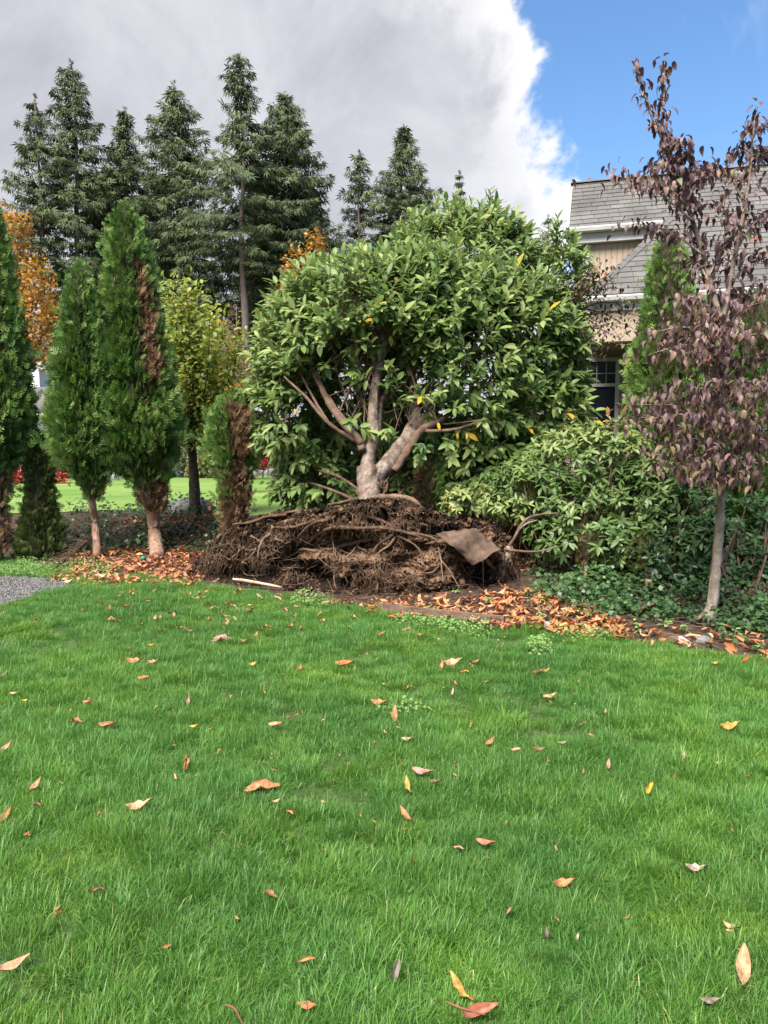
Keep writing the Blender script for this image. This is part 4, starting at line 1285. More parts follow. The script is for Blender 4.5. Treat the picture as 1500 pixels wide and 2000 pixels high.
cedar('mossy small cedar tuft hanging low in the shrubs beside the bare stub', [(1030, 1248, 1262), (1060, 1228, 1290), (1100, 1226, 1296), (1125, 1245, 1285)],
      8.15, 900, [pt(1268, 1146, 7.9), pt(1266, 1100, 8.15)], mat='thuja_olive', tint=(.36, .14), loose=.7, lumps=2.2, size=.08, tr=.04, group='small cedar stubs in the shrubs')
cedar('twiggy half dead cedar tuft over the ivy, left of the bare stub', [(1025, 1135, 1160), (1050, 1118, 1180), (1085, 1122, 1178), (1110, 1135, 1165)],
      8.4, 700, [pt(1142, 1150, 8.0), pt(1146, 1090, 8.4)], mat='thuja_olive', dead=lambda px, py, a: px * 0 + .55, tint=(.34, .14), loose=.7, lumps=2.2, size=.075, tr=.02, group='small cedar stubs in the shrubs')


# ------------------------------------------------------------------ the fallen laurel
LB = pt(690, 1100, 9.0); LB[2] = 0.0
LAUREL = thing('laurel_tree', 'big broadleaf laurel tipped back with its root plate lifted out of the ground', 'tree', LB)


def face_y(px):
    return np.interp(px, [340, 420, 520, 620, 700, 850, 960, 1010], [9.75, 9.25, 8.85, 8.5, 8.35, 8.3, 8.35, 8.6])


TOPX = [345, 370, 400, 430, 470, 520, 560, 600, 650, 690, 730, 790, 830, 870, 920, 965, 995, 1012]
TOPY = [1128, 1108, 1075, 1045, 1022, 1004, 1000, 996, 990, 978, 972, 976, 990, 1008, 1012, 1020, 1048, 1110]


def root_plate():
    nu, nv1, nv2 = 330, 130, 40
    pxs = np.linspace(345, 1012, nu)
    top = np.interp(pxs, TOPX, TOPY) + 5 * (fbm(np.stack([pxs / 22, pxs * 0, pxs * 0], -1), 3, 4) - .5)
    yf = face_y(pxs)
    bot = np.array([885 + 1.0 for _ in pxs])
    G = np.zeros((nu, nv1 + nv2, 3)); tint = np.zeros((nu, nv1 + nv2))
    for i in range(nu):
        Yt = yf[i] + .30
        zt = pt(pxs[i], top[i], Yt)[2]
        v = np.linspace(0, 1, nv1)
        x0 = (pxs[i] - 750) / F * yf[i] * 1.0
        G[i, :nv1, 0] = (pxs[i] - 750) / F * (yf[i] + .30 * v ** 1.6) * 1.003
        G[i, :nv1, 1] = yf[i] + .30 * v ** 1.6
        G[i, :nv1, 2] = -.05 + (zt + .05) * v
        w = np.linspace(0, 1, nv2 + 1)[1:]
        G[i, nv1:, 0] = G[i, nv1 - 1, 0] * (1 - .06 * w)
        G[i, nv1:, 1] = Yt + .95 * w
        G[i, nv1:, 2] = zt * (1 - w ** 1.7) - .05 * w
    P = G.reshape(-1, 3)
    n1 = fbm(P * 2.3, 3, 11) - .5
    n2 = fbm(P * np.array([7, 7, 9]), 5, 12, .62) - .5
    n3 = 1 - np.abs(fbm(P * 17, 3, 13) - .5) * 4
    n4 = fbm(P * 40, 2, 14) - .5
    # horizontal ledges torn in the soil
    led = np.abs(((P[:, 2] + .12 * n1 + .05 * n2) * 5.2) % 1 - .5) - .25
    dsp = .34 * n1 + .28 * n2 + .055 * n3 + .055 * n4 + .10 * led
    # cavities under the big roots
    px, py, _ = proj(P)
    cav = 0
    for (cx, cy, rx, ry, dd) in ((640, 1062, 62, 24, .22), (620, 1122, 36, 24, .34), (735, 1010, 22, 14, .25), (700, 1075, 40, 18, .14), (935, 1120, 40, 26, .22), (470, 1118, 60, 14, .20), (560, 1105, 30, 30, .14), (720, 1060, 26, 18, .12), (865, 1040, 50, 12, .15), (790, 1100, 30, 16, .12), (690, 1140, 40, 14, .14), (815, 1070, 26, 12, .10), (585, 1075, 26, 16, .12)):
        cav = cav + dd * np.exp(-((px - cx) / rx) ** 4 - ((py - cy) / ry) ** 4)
    front = (np.arange(nv1 + nv2) < nv1 + 6)
    fm = np.tile(front, nu) * 1.0
    dirv = np.array([0, -1, 0]) + np.array([0, 0, .5]) * (1 - fm)[:, None]
    P = P + dirv * ((dsp - 1.7 * cav * fm))[:, None]
    P[:, 2] += .06 * n2 + .03 * n4
    # colour: pale dry subsoil on the middle of the face, dark humus at top, left and right; shade painted into the cavities
    sub = smooth(.06, .3, P[:, 2]) * (1 - smooth(.62, .86, P[:, 2] + .25 * n1)) * smooth(500, 640, px) * (1 - .3 * smooth(900, 980, px))
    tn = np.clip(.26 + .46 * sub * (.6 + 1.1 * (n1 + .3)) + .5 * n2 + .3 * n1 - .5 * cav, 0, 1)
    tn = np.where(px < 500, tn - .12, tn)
    nv = nv1 + nv2
    i = np.arange(nu - 1)[:, None] * nv; j = np.arange(nv - 1)[None, :]
    q = np.stack([i + j, i + nv + j, i + nv + j + 1, i + j + 1], -1).reshape(-1, 4)
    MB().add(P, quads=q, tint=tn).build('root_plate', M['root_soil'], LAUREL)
    return P.reshape(nu, nv, 3), pxs, nv1


RP, RPX, RPV = root_plate()
RPF = RP[:, :RPV].reshape(-1, 3)
_fpx, _fpy, _fd = proj(RPF)


def on_face(px, py, off=.03):
    """point just in front of the soil face as seen at (px,py)"""
    k = np.argsort((_fpx - px) ** 2 + (_fpy - py) ** 2)[:14]
    Y = np.min(RPF[k, 1])
    return pt(px, py, Y - off)


ROOTS = [
    # (points, radii in m, tint)
    ([(556, 1092), (578, 1080), (592, 1072), (628, 1077), (668, 1066), (705, 1057), (767, 1046)], [.008, .012, .016, .018, .019, .02, .022], .68, .05),
    ([(594, 1066), (620, 1045), (648, 1031), (700, 1032), (748, 1032), (800, 1042), (828, 1054)], [.014, .02, .022, .02, .02, .018, .012], .45, .05),
    ([(628, 1077), (622, 1090), (608, 1104), (600, 1116)], [.014, .013, .010, .006], .5, .06),
    ([(705, 1057), (690, 1075), (672, 1092), (648, 1104), (636, 1110)], [.010, .009, .007, .006, .003], .75, .07),
    ([(768, 1043), (750, 1056), (735, 1068), (728, 1080)], [.020, .018, .014, .01], .55, .05),
    ([(772, 1048), (762, 1064), (744, 1076), (730, 1088)], [.012, .012, .009, .005], .65, .05),
    ([(854, 1058), (880, 1062), (902, 1070), (920, 1084)], [.012, .013, .012, .008], .5, .04),
    ([(856, 1070), (860, 1085), (862, 1100), (864, 1122), (866, 1135)], [.012, .011, .010, .006, .004], .72, .07),
    ([(862, 1096), (876, 1112), (888, 1132), (898, 1150)], [.010, .010, .008, .004], .78, .08),
    ([(534, 1028), (528, 1042), (514, 1054), (506, 1072), (502, 1096)], [.022, .021, .018, .014, .008], .66, .07),
    ([(500, 1070), (494, 1080), (486, 1092)], [.009, .007, .004], .9, .06),
    ([(604, 1020), (570, 1030), (540, 1030)], [.016, .014, .02], .45, .04),
    ([(690, 1006), (720, 1010), (752, 1020), (772, 1034)], [.018, .02, .02, .016], .35, .03),
    ([(655, 1008), (640, 1016), (618, 1020), (600, 1030), (580, 1052)], [.02, .02, .018, .015, .008], .4, .04),
    ([(650, 1010), (652, 1030), (648, 1050), (652, 1070), (650, 1090)], [.006, .005, .005, .005, .003], .85, .08),
    ([(775, 1046), (800, 1058), (820, 1075), (828, 1100)], [.014, .012, .008, .004], .5, .05),
    ([(790, 1040), (830, 1046), (855, 1056)], [.018, .016, .012], .6, .05),
    ([(520, 1076), (500, 1088), (478, 1096), (455, 1112)], [.010, .009, .007, .004], .5, .05),
    ([(655, 1072), (655, 1100), (652, 1128), (656, 1150)], [.007, .006, .006, .003], .7, .10),
    ([(735, 1085), (732, 1110), (738, 1135), (736, 1158)], [.007, .007, .006, .004], .6, .10),
    ([(545, 1060), (556, 1080), (552, 1104)], [.010, .008, .004], .4, .04),
    ([(950, 1092), (958, 1104), (968, 1112)], [.018, .02, .012], .8, .06),
    ([(985, 1075), (1000, 1100), (992, 1130), (998, 1150)], [.009, .008, .006, .003], .4, .06),
    ([(978, 1078), (985, 1110), (980, 1140)], [.008, .007, .004], .45, .06),
]
for k, (pts, rad, tn, off) in enumerate(ROOTS):
    P = [on_face(x, y, off) for x, y in pts]
    Y = np.array([p[1] for p in P]); Y = np.convolve(np.pad(Y, 1, 'edge'), [.25, .5, .25], 'valid')
    P = [pt(x, y, yy) for (x, y), yy in zip(pts, Y)]
    m = MB(); tube(m, P, np.array(rad) * 1.05, 7, None, .35, k, tn, jit=.008)
    m.build('root', M['root'], LAUREL)
# thick roots lying over the top of the plate
TOPR = [
    ([(700, 985, 8.95), (735, 972, 8.9), (775, 971, 8.85), (805, 976, 8.8), (822, 992, 8.75), (830, 1000, 8.75)], [.03, .035, .034, .032, .028, .02], .62),
    ([(720, 978, 8.9), (690, 988, 8.85), (668, 1000, 8.8), (650, 1006, 8.78)], [.05, .04, .03, .024], .45),
    ([(735, 985, 8.85), (740, 1000, 8.75), (752, 1016, 8.7)], [.06, .05, .03], .5),
    ([(760, 985, 8.85), (775, 1005, 8.72), (790, 1030, 8.62), (815, 1048, 8.55)], [.07, .06, .045, .025], .38),
    ([(700, 990, 8.85), (706, 1010, 8.7), (718, 1022, 8.64)], [.05, .04, .02], .6),
    ([(640, 1003, 8.85), (600, 1012, 8.9), (560, 1018, 8.95), (530, 1028, 8.95)], [.035, .032, .026, .02], .34),
]
for k, (pts, rad, tn) in enumerate(TOPR):
    m = MB(); tube(m, [pt(x, y, Y) for x, y, Y in pts], rad, 9, None, .35, k + 40, tn); m.build('root', M['root'], LAUREL)
# slabs of bark-like sod edge along the top left
for k, (pts, rad) in enumerate([([(455, 1024, 9.0), (490, 1020, 9.0), (525, 1008, 8.98), (560, 1006, 8.95)], [.03, .05, .055, .04]),
                                ([(545, 1004, 9.0), (580, 998, 8.98), (620, 998, 8.95), (650, 996, 8.95)], [.03, .05, .05, .03]),
                                ([(640, 986, 9.0), (665, 982, 8.98), (700, 973, 8.95)], [.03, .05, .045])]):
    m = MB(); tube(m, [pt(*p) for p in pts], rad, 8, None, .5, k + 60, .42, flat=.42); m.build('sod_edge', M['root'], LAUREL)

for k in range(34):
    x, y = rng.uniform(440, 960), rng.uniform(1020, 1120)
    ang = rng.choice([0, math.pi]) + rng.normal(0, .7); pts = []
    for j in range(6):
        pts.append(on_face(x, y, .035)); x += 20 * math.cos(ang) * rng.uniform(.6, 1.3); y += 15 * math.sin(ang) + rng.uniform(-2, 6); ang += rng.normal(0, .55)
        if not (380 < x < 990 and 1005 < y < 1150): break
    if len(pts) < 3: continue
    r0 = rng.choice([.006, .009, .013, .018], p=[.35, .35, .2, .1])
    m = MB(); tube(m, pts, np.linspace(r0, r0 * .35, len(pts)), 6, None, .4, k, float(rng.uniform(.2, .85)), jit=.012); m.build('root', M['root'], LAUREL)
# fine roots: hanging threads and hair over the whole face
fr = MB()
n = 1000
idx = rng.integers(0, len(RPF), n * 2)
w = np.clip(.25 + 1.0 * smooth(.5, .75, fbm(RPF[idx] * 3.1, 3, 55)) + .6 * (RPF[idx, 2] > .55) + .7 * (_fpx[idx] < 520) - .75 * ((_fpx[idx] > 530) & (_fpx[idx] < 960) & (RPF[idx, 2] < .62)), 0, 1)
idx = idx[rng.random(len(idx)) < w][:n]
for i in idx:
    p = RPF[i] + np.array([0, -.015, 0])
    L = rng.uniform(.05, .24); d = np.array([rng.normal(0, .55), -abs(rng.normal(.25, .2)), rng.normal(-.45, .5)])
    if _fpx[i] < 500: d = d * .5 + np.array([-.5, -.15, -.7])
    d = nrm(d); q1 = p + d * L * .5 + rng.normal(0, .018, 3); q2 = p + nrm(d + np.array([0, -.05, -.7])) * L + rng.normal(0, .025, 3)
    r0 = rng.choice([.0016, .0022, .003, .005], p=[.45, .3, .18, .07])
    tube(fr, [p, q1, q2], [r0, r0 * .8, r0 * .4], 3, 5, tint=float(np.clip(rng.normal(.5, .22), 0, 1)))
# hanging along top edge clumps
for (cx, cy, k) in ((720, 1005, 90), (505, 1080, 70), (650, 1095, 60), (735, 1120, 60), (600, 1120, 50), (690, 1130, 60), (760, 1110, 50), (805, 1130, 40), (540, 1040, 60), (985, 1110, 60), (420, 1080, 80), (450, 1060, 60)):
    for _ in range(k):
        a, bb = cx + rng.normal(0, 13), cy + rng.normal(0, 11)
        p = on_face(a, bb, .03); L = rng.uniform(.08, .24)
        q1 = p + np.array([rng.normal(0, .03), -rng.uniform(.01, .05), -L * .5]); q2 = p + np.array([rng.normal(0, .06), -rng.uniform(.0, .06), -L])
        q2[2] = max(q2[2], .02)
        r0 = rng.choice([.0015, .0022, .0034])
        tube(fr, [p, q1, q2], [r0, r0 * .8, r0 * .4], 3, 5, tint=float(np.clip(rng.normal(.6, .22), 0, 1)))
# net of crossing thin roots over the middle hollow
for _ in range(70):
    a, bb = rng.uniform(540, 800), rng.uniform(1050, 1130)
    p = on_face(a, bb, .05); ang = rng.uniform(0, 3.14); L = rng.uniform(20, 60)
    q = on_face(a + L * math.cos(ang), bb + L * .6 * math.sin(ang), .05)
    r0 = rng.uniform(.0018, .0045)
    tube(fr, [p, (p + q) / 2 + rng.normal(0, .022, 3) + np.array([0, -.03, 0]), q], [r0, r0 * .8, r0 * .5], 4, 7, tint=float(rng.uniform(.55, 1)), jit=.012)
fr.build('fine_roots', M['fine_root'], LAUREL, kind='stuff')
# clods of soil that cling to the face and the hanging roots
cl = MB()
n = 5200
i = rng.integers(0, len(RPF), n); p = RPF[i] + np.array([0, -.004, 0]) + rng.normal(0, .010, (n, 3))
scatter(cl, PEB, rand_rot(n), p, rng.uniform(.006, .026, n) * (1 + (rng.random(n) < .07) * 1.6), np.clip(rng.normal(.52, .25, n) - .15 * (_fpx[i] < 520), 0, 1))
for (cx, y0, y1) in ((655, 1085, 1152), (735, 1090, 1160), (600, 1105, 1130), (504, 1090, 1128), (690, 1130, 1162), (770, 1115, 1140)):
    k = 46
    P = np.array([on_face(cx + rng.normal(0, 5), rng.uniform(y0, y1), .08) for _ in range(k)])
    scatter(cl, PEB, rand_rot(k), P, rng.uniform(.008, .024, k), np.clip(rng.normal(.62, .2, k), 0, 1))
cl.build('soil_clods', M['root_soil'], LAUREL, kind='stuff')


# trunk and limbs
def limb(name, pts, rad, mat, sides=10, rough=.18, tn=.5, jit=0.0):
    m = MB(); P = [pt(x, y, Y) for x, y, Y in pts]
    tube(m, P, rad, sides, None, rough, int(pts[0][0]), tn, jit=jit)
    return m.build(name, M[mat], LAUREL)


limb('trunk', [(722, 1000, 8.95), (721, 972, 9.05), (720, 948, 9.15), (717, 915, 9.28)], [.19, .145, .128, .12], 'laurel_bark', 18, .32, .55)
LIMBS = [
    ([(716, 925, 9.25), (722, 885, 9.4), (734, 840, 9.6), (738, 800, 9.8)], [.09, .082, .07, .06], .5),
    ([(730, 850, 9.5), (728, 810, 9.6), (730, 770, 9.75), (738, 725, 9.9), (748, 690, 10.05), (758, 655, 10.2), (775, 600, 10.6)], [.075, .066, .06, .055, .046, .036, .02], .5),
    ([(738, 800, 9.8), (740, 770, 10.1), (736, 735, 10.4), (728, 690, 10.7), (715, 640, 11)], [.07, .06, .05, .04, .02], .45),
    ([(728, 940, 9.2), (752, 912, 9.35), (778, 880, 9.5), (800, 848, 9.7), (812, 820, 9.9), (812, 800, 10.1), (806, 750, 10.5), (815, 680, 11.0)], [.11, .108, .102, .095, .085, .07, .045, .025], .5),
    ([(770, 920, 9.3), (790, 890, 9.4), (806, 862, 9.5), (826, 838, 9.6), (862, 820, 9.8), (900, 790, 10.2)], [.05, .055, .055, .05, .035, .02], .35),
    ([(812, 835, 9.75), (850, 800, 10.0), (890, 745, 10.3), (930, 690, 10.6), (960, 640, 11)], [.07, .055, .045, .035, .02], .4),
    ([(826, 842, 9.6), (860, 842, 9.5), (900, 836, 9.45), (945, 820, 9.4)], [.026, .022, .018, .01], .4),
    ([(708, 880, 9.3), (700, 858, 9.35), (672, 828, 9.45), (645, 792, 9.6), (630, 762, 9.75), (612, 730, 9.9), (600, 700, 10.1)], [.05, .05, .048, .042, .036, .026, .016], .5),
    ([(706, 868, 9.3), (686, 838, 9.4), (660, 806, 9.55), (640, 775, 9.7), (620, 752, 9.9)], [.045, .042, .036, .026, .014], .42),
    ([(695, 862, 9.35), (660, 840, 9.3), (630, 815, 9.3), (600, 778, 9.35), (572, 752, 9.4), (555, 735, 9.5)], [.03, .026, .023, .02, .016, .01], .45),
    ([(640, 822, 9.35), (622, 795, 9.5), (605, 765, 9.7), (585, 725, 9.9), (570, 690, 10.1)], [.02, .018, .016, .012, .008], .4),
    ([(736, 800, 9.8), (752, 770, 10.0), (775, 735, 10.2), (800, 700, 10.5), (830, 660, 10.8)], [.036, .032, .028, .022, .012], .4),
    ([(745, 700, 10.0), (765, 672, 10.2), (790, 640, 10.4), (820, 610, 10.7)], [.03, .026, .02, .01], .4),
    ([(748, 690, 10.05), (735, 655, 10.2), (725, 620, 10.4), (720, 580, 10.6)], [.026, .022, .016, .01], .4),
    ([(730, 770, 9.75), (712, 740, 9.9), (700, 710, 10.1), (695, 670, 10.3), (690, 620, 10.6)], [.024, .022, .018, .014, .008], .4),
    ([(812, 800, 10.1), (835, 760, 10.1), (842, 720, 10.2), (850, 660, 10.4)], [.03, .024, .018, .01], .4),
    ([(760, 660, 10.2), (758, 620, 10.2), (762, 580, 10.3), (770, 540, 10.5)], [.018, .014, .012, .008], .5),
    ([(900, 790, 10.1), (930, 740, 10.0), (945, 690, 9.95), (950, 650, 9.95)], [.016, .014, .010, .006], .45),
    ([(640, 822, 9.5), (610, 790, 9.9), (590, 770, 10.2), (560, 760, 10.5)], [.02, .018, .014, .01], .3),
    ([(690, 975, 9.4), (650, 958, 9.8), (610, 945, 10.2), (575, 935, 10.6)], [.022, .02, .016, .01], .35),
    ([(700, 955, 9.4), (660, 930, 9.8), (620, 918, 10.2), (590, 900, 10.6)], [.02, .018, .014, .01], .35),
    ([(780, 965, 9.4), (800, 945, 9.8), (840, 935, 10.2), (890, 930, 10.6)], [.02, .018, .014, .01], .35),
]
for i, (pts, rad, tn) in enumerate(LIMBS):
    limb('limb', pts, rad, 'laurel_bark' if rad[0] > .07 else 'limb_bark', 10 if rad[0] > .04 else 7, .15, tn, jit=.006)
for k in range(30):
    x0, y0 = rng.uniform(655, 850), rng.uniform(780, 850); ang = rng.normal(0, .55); L = rng.uniform(90, 190)
    Y0 = rng.uniform(9.55, 10.1); x1, y1 = x0 + L * math.sin(ang), y0 - L * math.cos(ang)
    limb('limb', [(x0, y0, Y0), ((x0 + x1) / 2 + rng.normal(0, 8), (y0 + y1) / 2, Y0 + .1), (x1, y1, Y0 + rng.uniform(.1, .5))], [.011, .008, .003], 'limb_bark', 5, .1, rng.uniform(.3, .8), jit=.01)
# torn pale wood at the trunk foot
m = MB()
for k in range(6):
    p = pt(748 + rng.normal(0, 3), 958 + rng.normal(0, 6), 9.02)
    tube(m, [p, p + np.array([rng.normal(0, .02), -.02, .06]), p + np.array([rng.normal(.01, .02), -.03, .12])], [.016, .012, .003], 5, 5, tint=.9)
m.build('torn_wood', M['wood'], LAUREL)
# dense twigs
tw = MB()


def twig_to(p, q, r):
    mid = (p + q) / 2 + rng.normal(0, .06, 3)
    tube(tw, [p, mid, q], [r, r * .75, r * .4], 4, 6, tint=.45)


LOBES = [lobe(695, 690, 10.6, 178, 162, 1.25), lobe(890, 710, 11.0, 180, 190, 1.4), lobe(900, 535, 12.2, 122, 108, 1.0), lobe(725, 600, 11.3, 104, 80, .9), lobe(590, 785, 10.7, 80, 118, .9),
         lobe(1035, 720, 11.1, 86, 142, 1.0), lobe(955, 880, 10.8, 118, 95, .9), lobe(1050, 805, 10.9, 78, 66, .8), lobe(625, 935, 10.7, 64, 50, .55), lobe(800, 650, 10.5, 140, 130, .9),
         lobe(1098, 540, 12.4, 30, 60, .4), lobe(1085, 475, 12.4, 15, 20, .3), lobe(985, 525, 12.4, 46, 58, .6), lobe(835, 520, 12.2, 56, 46, .7), lobe(700, 890, 12.2, 140, 90, .6), lobe(870, 955, 11.4, 112, 50, .5), lobe(600, 675, 10.7, 58, 56, .7),
         lobe(730, 800, 12.0, 175, 140, .6), lobe(700, 780, 11.7, 130, 110, .3), lobe(900, 800, 12.0, 150, 150, .8), lobe(655, 580, 10.9, 48, 38, .5), lobe(1000, 640, 10.6, 104, 84, .6)]
SP, SN = lobes_points(LOBES, 10500, .46)
SP, SN = (lambda k: (SP[k], SN[k]))((SN[:, 1] < .25) | (rng.random(len(SP)) < .6))
# the hollow under the crown where the limbs show
hc = pt(722, 800, 10.0)
hol = (np.abs((SP[:, 0] - hc[0]) / (125 / F * 10)) ** 2.2 + np.abs((SP[:, 2] - hc[2]) / (135 / F * 10)) ** 2.2 < 1) & (SP[:, 1] < 10.95)
hol2 = (np.abs((SP[:, 0] - pt(640, 790, 10)[0]) / (75 / F * 10)) ** 2 + np.abs((SP[:, 2] - pt(640, 790, 10)[2]) / (80 / F * 10)) ** 2 < 1) & (SP[:, 1] < 10.6)
keep = ~(hol | hol2) | (rng.random(len(SP)) < .05)
low = (SP[:, 1] < 9.9) & (SP[:, 2] < 1.9) & (np.abs(SP[:, 0] - hc[0]) < .9)
keep &= ~low
SP, SN = SP[keep], SN[keep]
# some leafy twigs in front of the limbs
ex = np.array([pt(x, y, Y) for x, y, Y in ((690, 820, 9.5), (700, 770, 9.6), (770, 770, 9.7), (720, 700, 9.8), (690, 720, 9.9), (745, 760, 9.9), (830, 770, 9.8), (850, 720, 9.8), (880, 800, 9.6), (760, 830, 9.6), (690, 650, 9.9), (650, 660, 9.9), (860, 660, 9.9), (640, 720, 9.9),
                                            (780, 680, 9.9), (820, 690, 9.9), (840, 800, 9.9), (795, 720, 10.0), (560, 760, 9.8), (590, 830, 10.0), (615, 870, 10.2), (880, 860, 9.7), (835, 870, 9.5), (710, 660, 9.9), (735, 620, 9.9), (670, 610, 9.9))])
SP = np.vstack([SP, ex, ex + rng.normal(0, .12, ex.shape)]); SN = np.vstack([SN, np.tile([0, -.8, -.3], (len(ex) * 2, 1))])
ns = len(SP)
rel = SP - pt(790, 760, 10.8)
SD = nrm(SN * .75 + np.array([0, 0, .50]) + np.array([.25, 0, 0]) * np.sign(rel[:, :1]) * (np.abs(rel[:, :1]) > .8) + rng.normal(0, .30, (ns, 3)))
lowm = SP[:, 2] < 2.2
SD[lowm] = nrm(SD[lowm] + np.array([0, -.1, -.75]))
Ls = rng.uniform(.16, .30, ns)
for i in range(0, ns, 2):
    q = SP[i] + SD[i] * Ls[i]; tube(tw, [SP[i] - SD[i] * .15, SP[i] + SD[i] * Ls[i] * .5, q], [.006, .005, .003], 3, 3, tint=.4)
for i in rng.choice(ns, 420, replace=False):
    p = SP[i]; L_ = LIMBS[rng.integers(1, 16)][0]; b = pt(*L_[-1 - rng.integers(0, 2)])
    if np.linalg.norm(p - b) < 1.6: twig_to(b, p, rng.uniform(.005, .012))
tw.build('twigs', M['limb_bark'], LAUREL, kind='stuff')
K = 9
fr_ = np.linspace(.1, 1, K)
ga = (np.arange(K) * 2.4)[None, :] + rng.random((ns, 1)) * 6.28
ref = nrm(np.cross(SD, rng.normal(size=(ns, 3)))); ref2 = np.cross(SD, ref)
rad = ref[:, None] * np.cos(ga)[..., None] + ref2[:, None] * np.sin(ga)[..., None]
ang = (1.15 - .75 * fr_)[None, :] + rng.normal(0, .14, (ns, K))
LD = SD[:, None] * np.cos(ang)[..., None] + rad * np.sin(ang)[..., None] + np.array([0, 0, -.20])
LP = SP[:, None] + SD[:, None] * (Ls[:, None] * fr_[None, :])[..., None]
LN = SD[:, None] * .6 + np.array([-.12, -.42, .85]) + rng.normal(0, .25, (ns, K, 3))
base_t = rng.normal(0, .12, (ns, 1))
LT = .42 + base_t + rng.normal(0, .10, (ns, K)) + .18 * (fr_[None] - .5) + .22 * (fbm(SP * .9, 3, 8)[:, None] - .5)
LT = np.clip(LT, .02, .84)
yl = rng.random((ns, K)) < .0035
LT = np.where(yl, rng.uniform(.93, 1, LT.shape), LT)
LS = rng.uniform(.105, .20, (ns, K)) * (1.05 - .25 * (fr_[None] - .6) ** 2)
LAUREL_LEAVES = [leaf_proto(.20, .26, .16, .9), leaf_proto(.215, .16, .28, .92, wave=.012), leaf_proto(.19, .36, .08, .88, wave=-.01), leaf_proto(.205, .22, .38, .9)]
YL = [(550, 690, 10.0, .1), (738, 608, 9.9, .15), (762, 655, 9.8, .15), (760, 708, 9.7, .11), (855, 825, 9.5, .11), (575, 798, 9.3, .08), (735, 612, 9.9, .12), (912, 845, 9.45, .09), (893, 846, 9.45, .09)]
yp = np.array([pt(x, y, Y - .05) for x, y, Y, s in YL]); yd = np.tile([.15, -.1, -1.0], (len(YL), 1)) + rng.normal(0, .25, (len(YL), 3))
fl = lambda a: a.reshape(-1, a.shape[-1])
leafset(LAUREL, 'leaf', 'crown', LAUREL_LEAVES, M['laurel_leaf'], nrm(np.vstack([fl(LD), yd])), np.vstack([fl(LN), np.tile([0, -1, .2], (len(YL), 1))]), np.vstack([fl(LP), yp]),
        np.concatenate([LS.ravel(), [s for *_, s in YL]]), np.concatenate([LT.ravel(), rng.uniform(.935, 1, len(YL))]))

# landscape fabric draped over the right end of the root plate
def fabric():
    # corners seen from the front
    A, B, Cc, Dd, E = (852, 1041), (925, 1030), (976, 1072), (922, 1107), (898, 1083)
    nu, nv = 26, 22
    V = np.zeros((nu, nv, 3))
    for i in range(nu):
        u = i / (nu - 1)
        tx, ty = np.interp(u, [0, .6, 1], [852, 925, 976]), np.interp(u, [0, .6, 1], [1042, 1031, 1072])
        bx, by = np.interp(u, [0, .35, .62, 1], [852, 893, 922, 977]), np.interp(u, [0, .35, .62, 1], [1043, 1076, 1108, 1073])
        for j in range(nv):
            v = j / (nv - 1)
            px, py = tx * (1 - v) + bx * v, ty * (1 - v) + by * v
            Y = 8.13 + .20 * (1 - v) ** 1.5 + .035 * math.sin(u * 9 + v * 2) + .03 * math.sin(u * 4 - v * 5)
            V[i, j] = pt(px, py, Y)
    P = V.reshape(-1, 3)
    P[:, 1] += (fbm(P * 9, 3, 3) - .5) * .10 + .05 * np.abs((P[:, 0] * 5.5 + P[:, 2] * 3) % 1 - .5)
    P[:, 2] += (fbm(P * np.array([22, 0, 8]), 3, 5) - .5) * .05; P[:, 0] += (fbm(P * np.array([8, 0, 20]), 3, 6) - .5) * .04
    i = np.arange(nu - 1)[:, None] * nv; j = np.arange(nv - 1)[None, :]
    q = np.stack([i + j, i + nv + j, i + nv + j + 1, i + j + 1], -1).reshape(-1, 4)
    o = MB().add(P, quads=q).build('landscape_fabric', M['fabric'])
    s = o.modifiers.new('thickness', 'SOLIDIFY'); s.thickness = .004
    tag(o, 'torn brown sheet of weed fabric hanging from the root plate', 'fabric')


fabric()
m = MB(); tube(m, [pt(943, 1092, 8.12), pt(944, 1130, 8.12), pt(943, 1172, 8.12)], [.003, .003, .003], 4, 8, tint=.3)
tag(m.build('fabric_thread', M['fine_root']), 'thin dark thread hanging straight down below the weed fabric', 'thread')


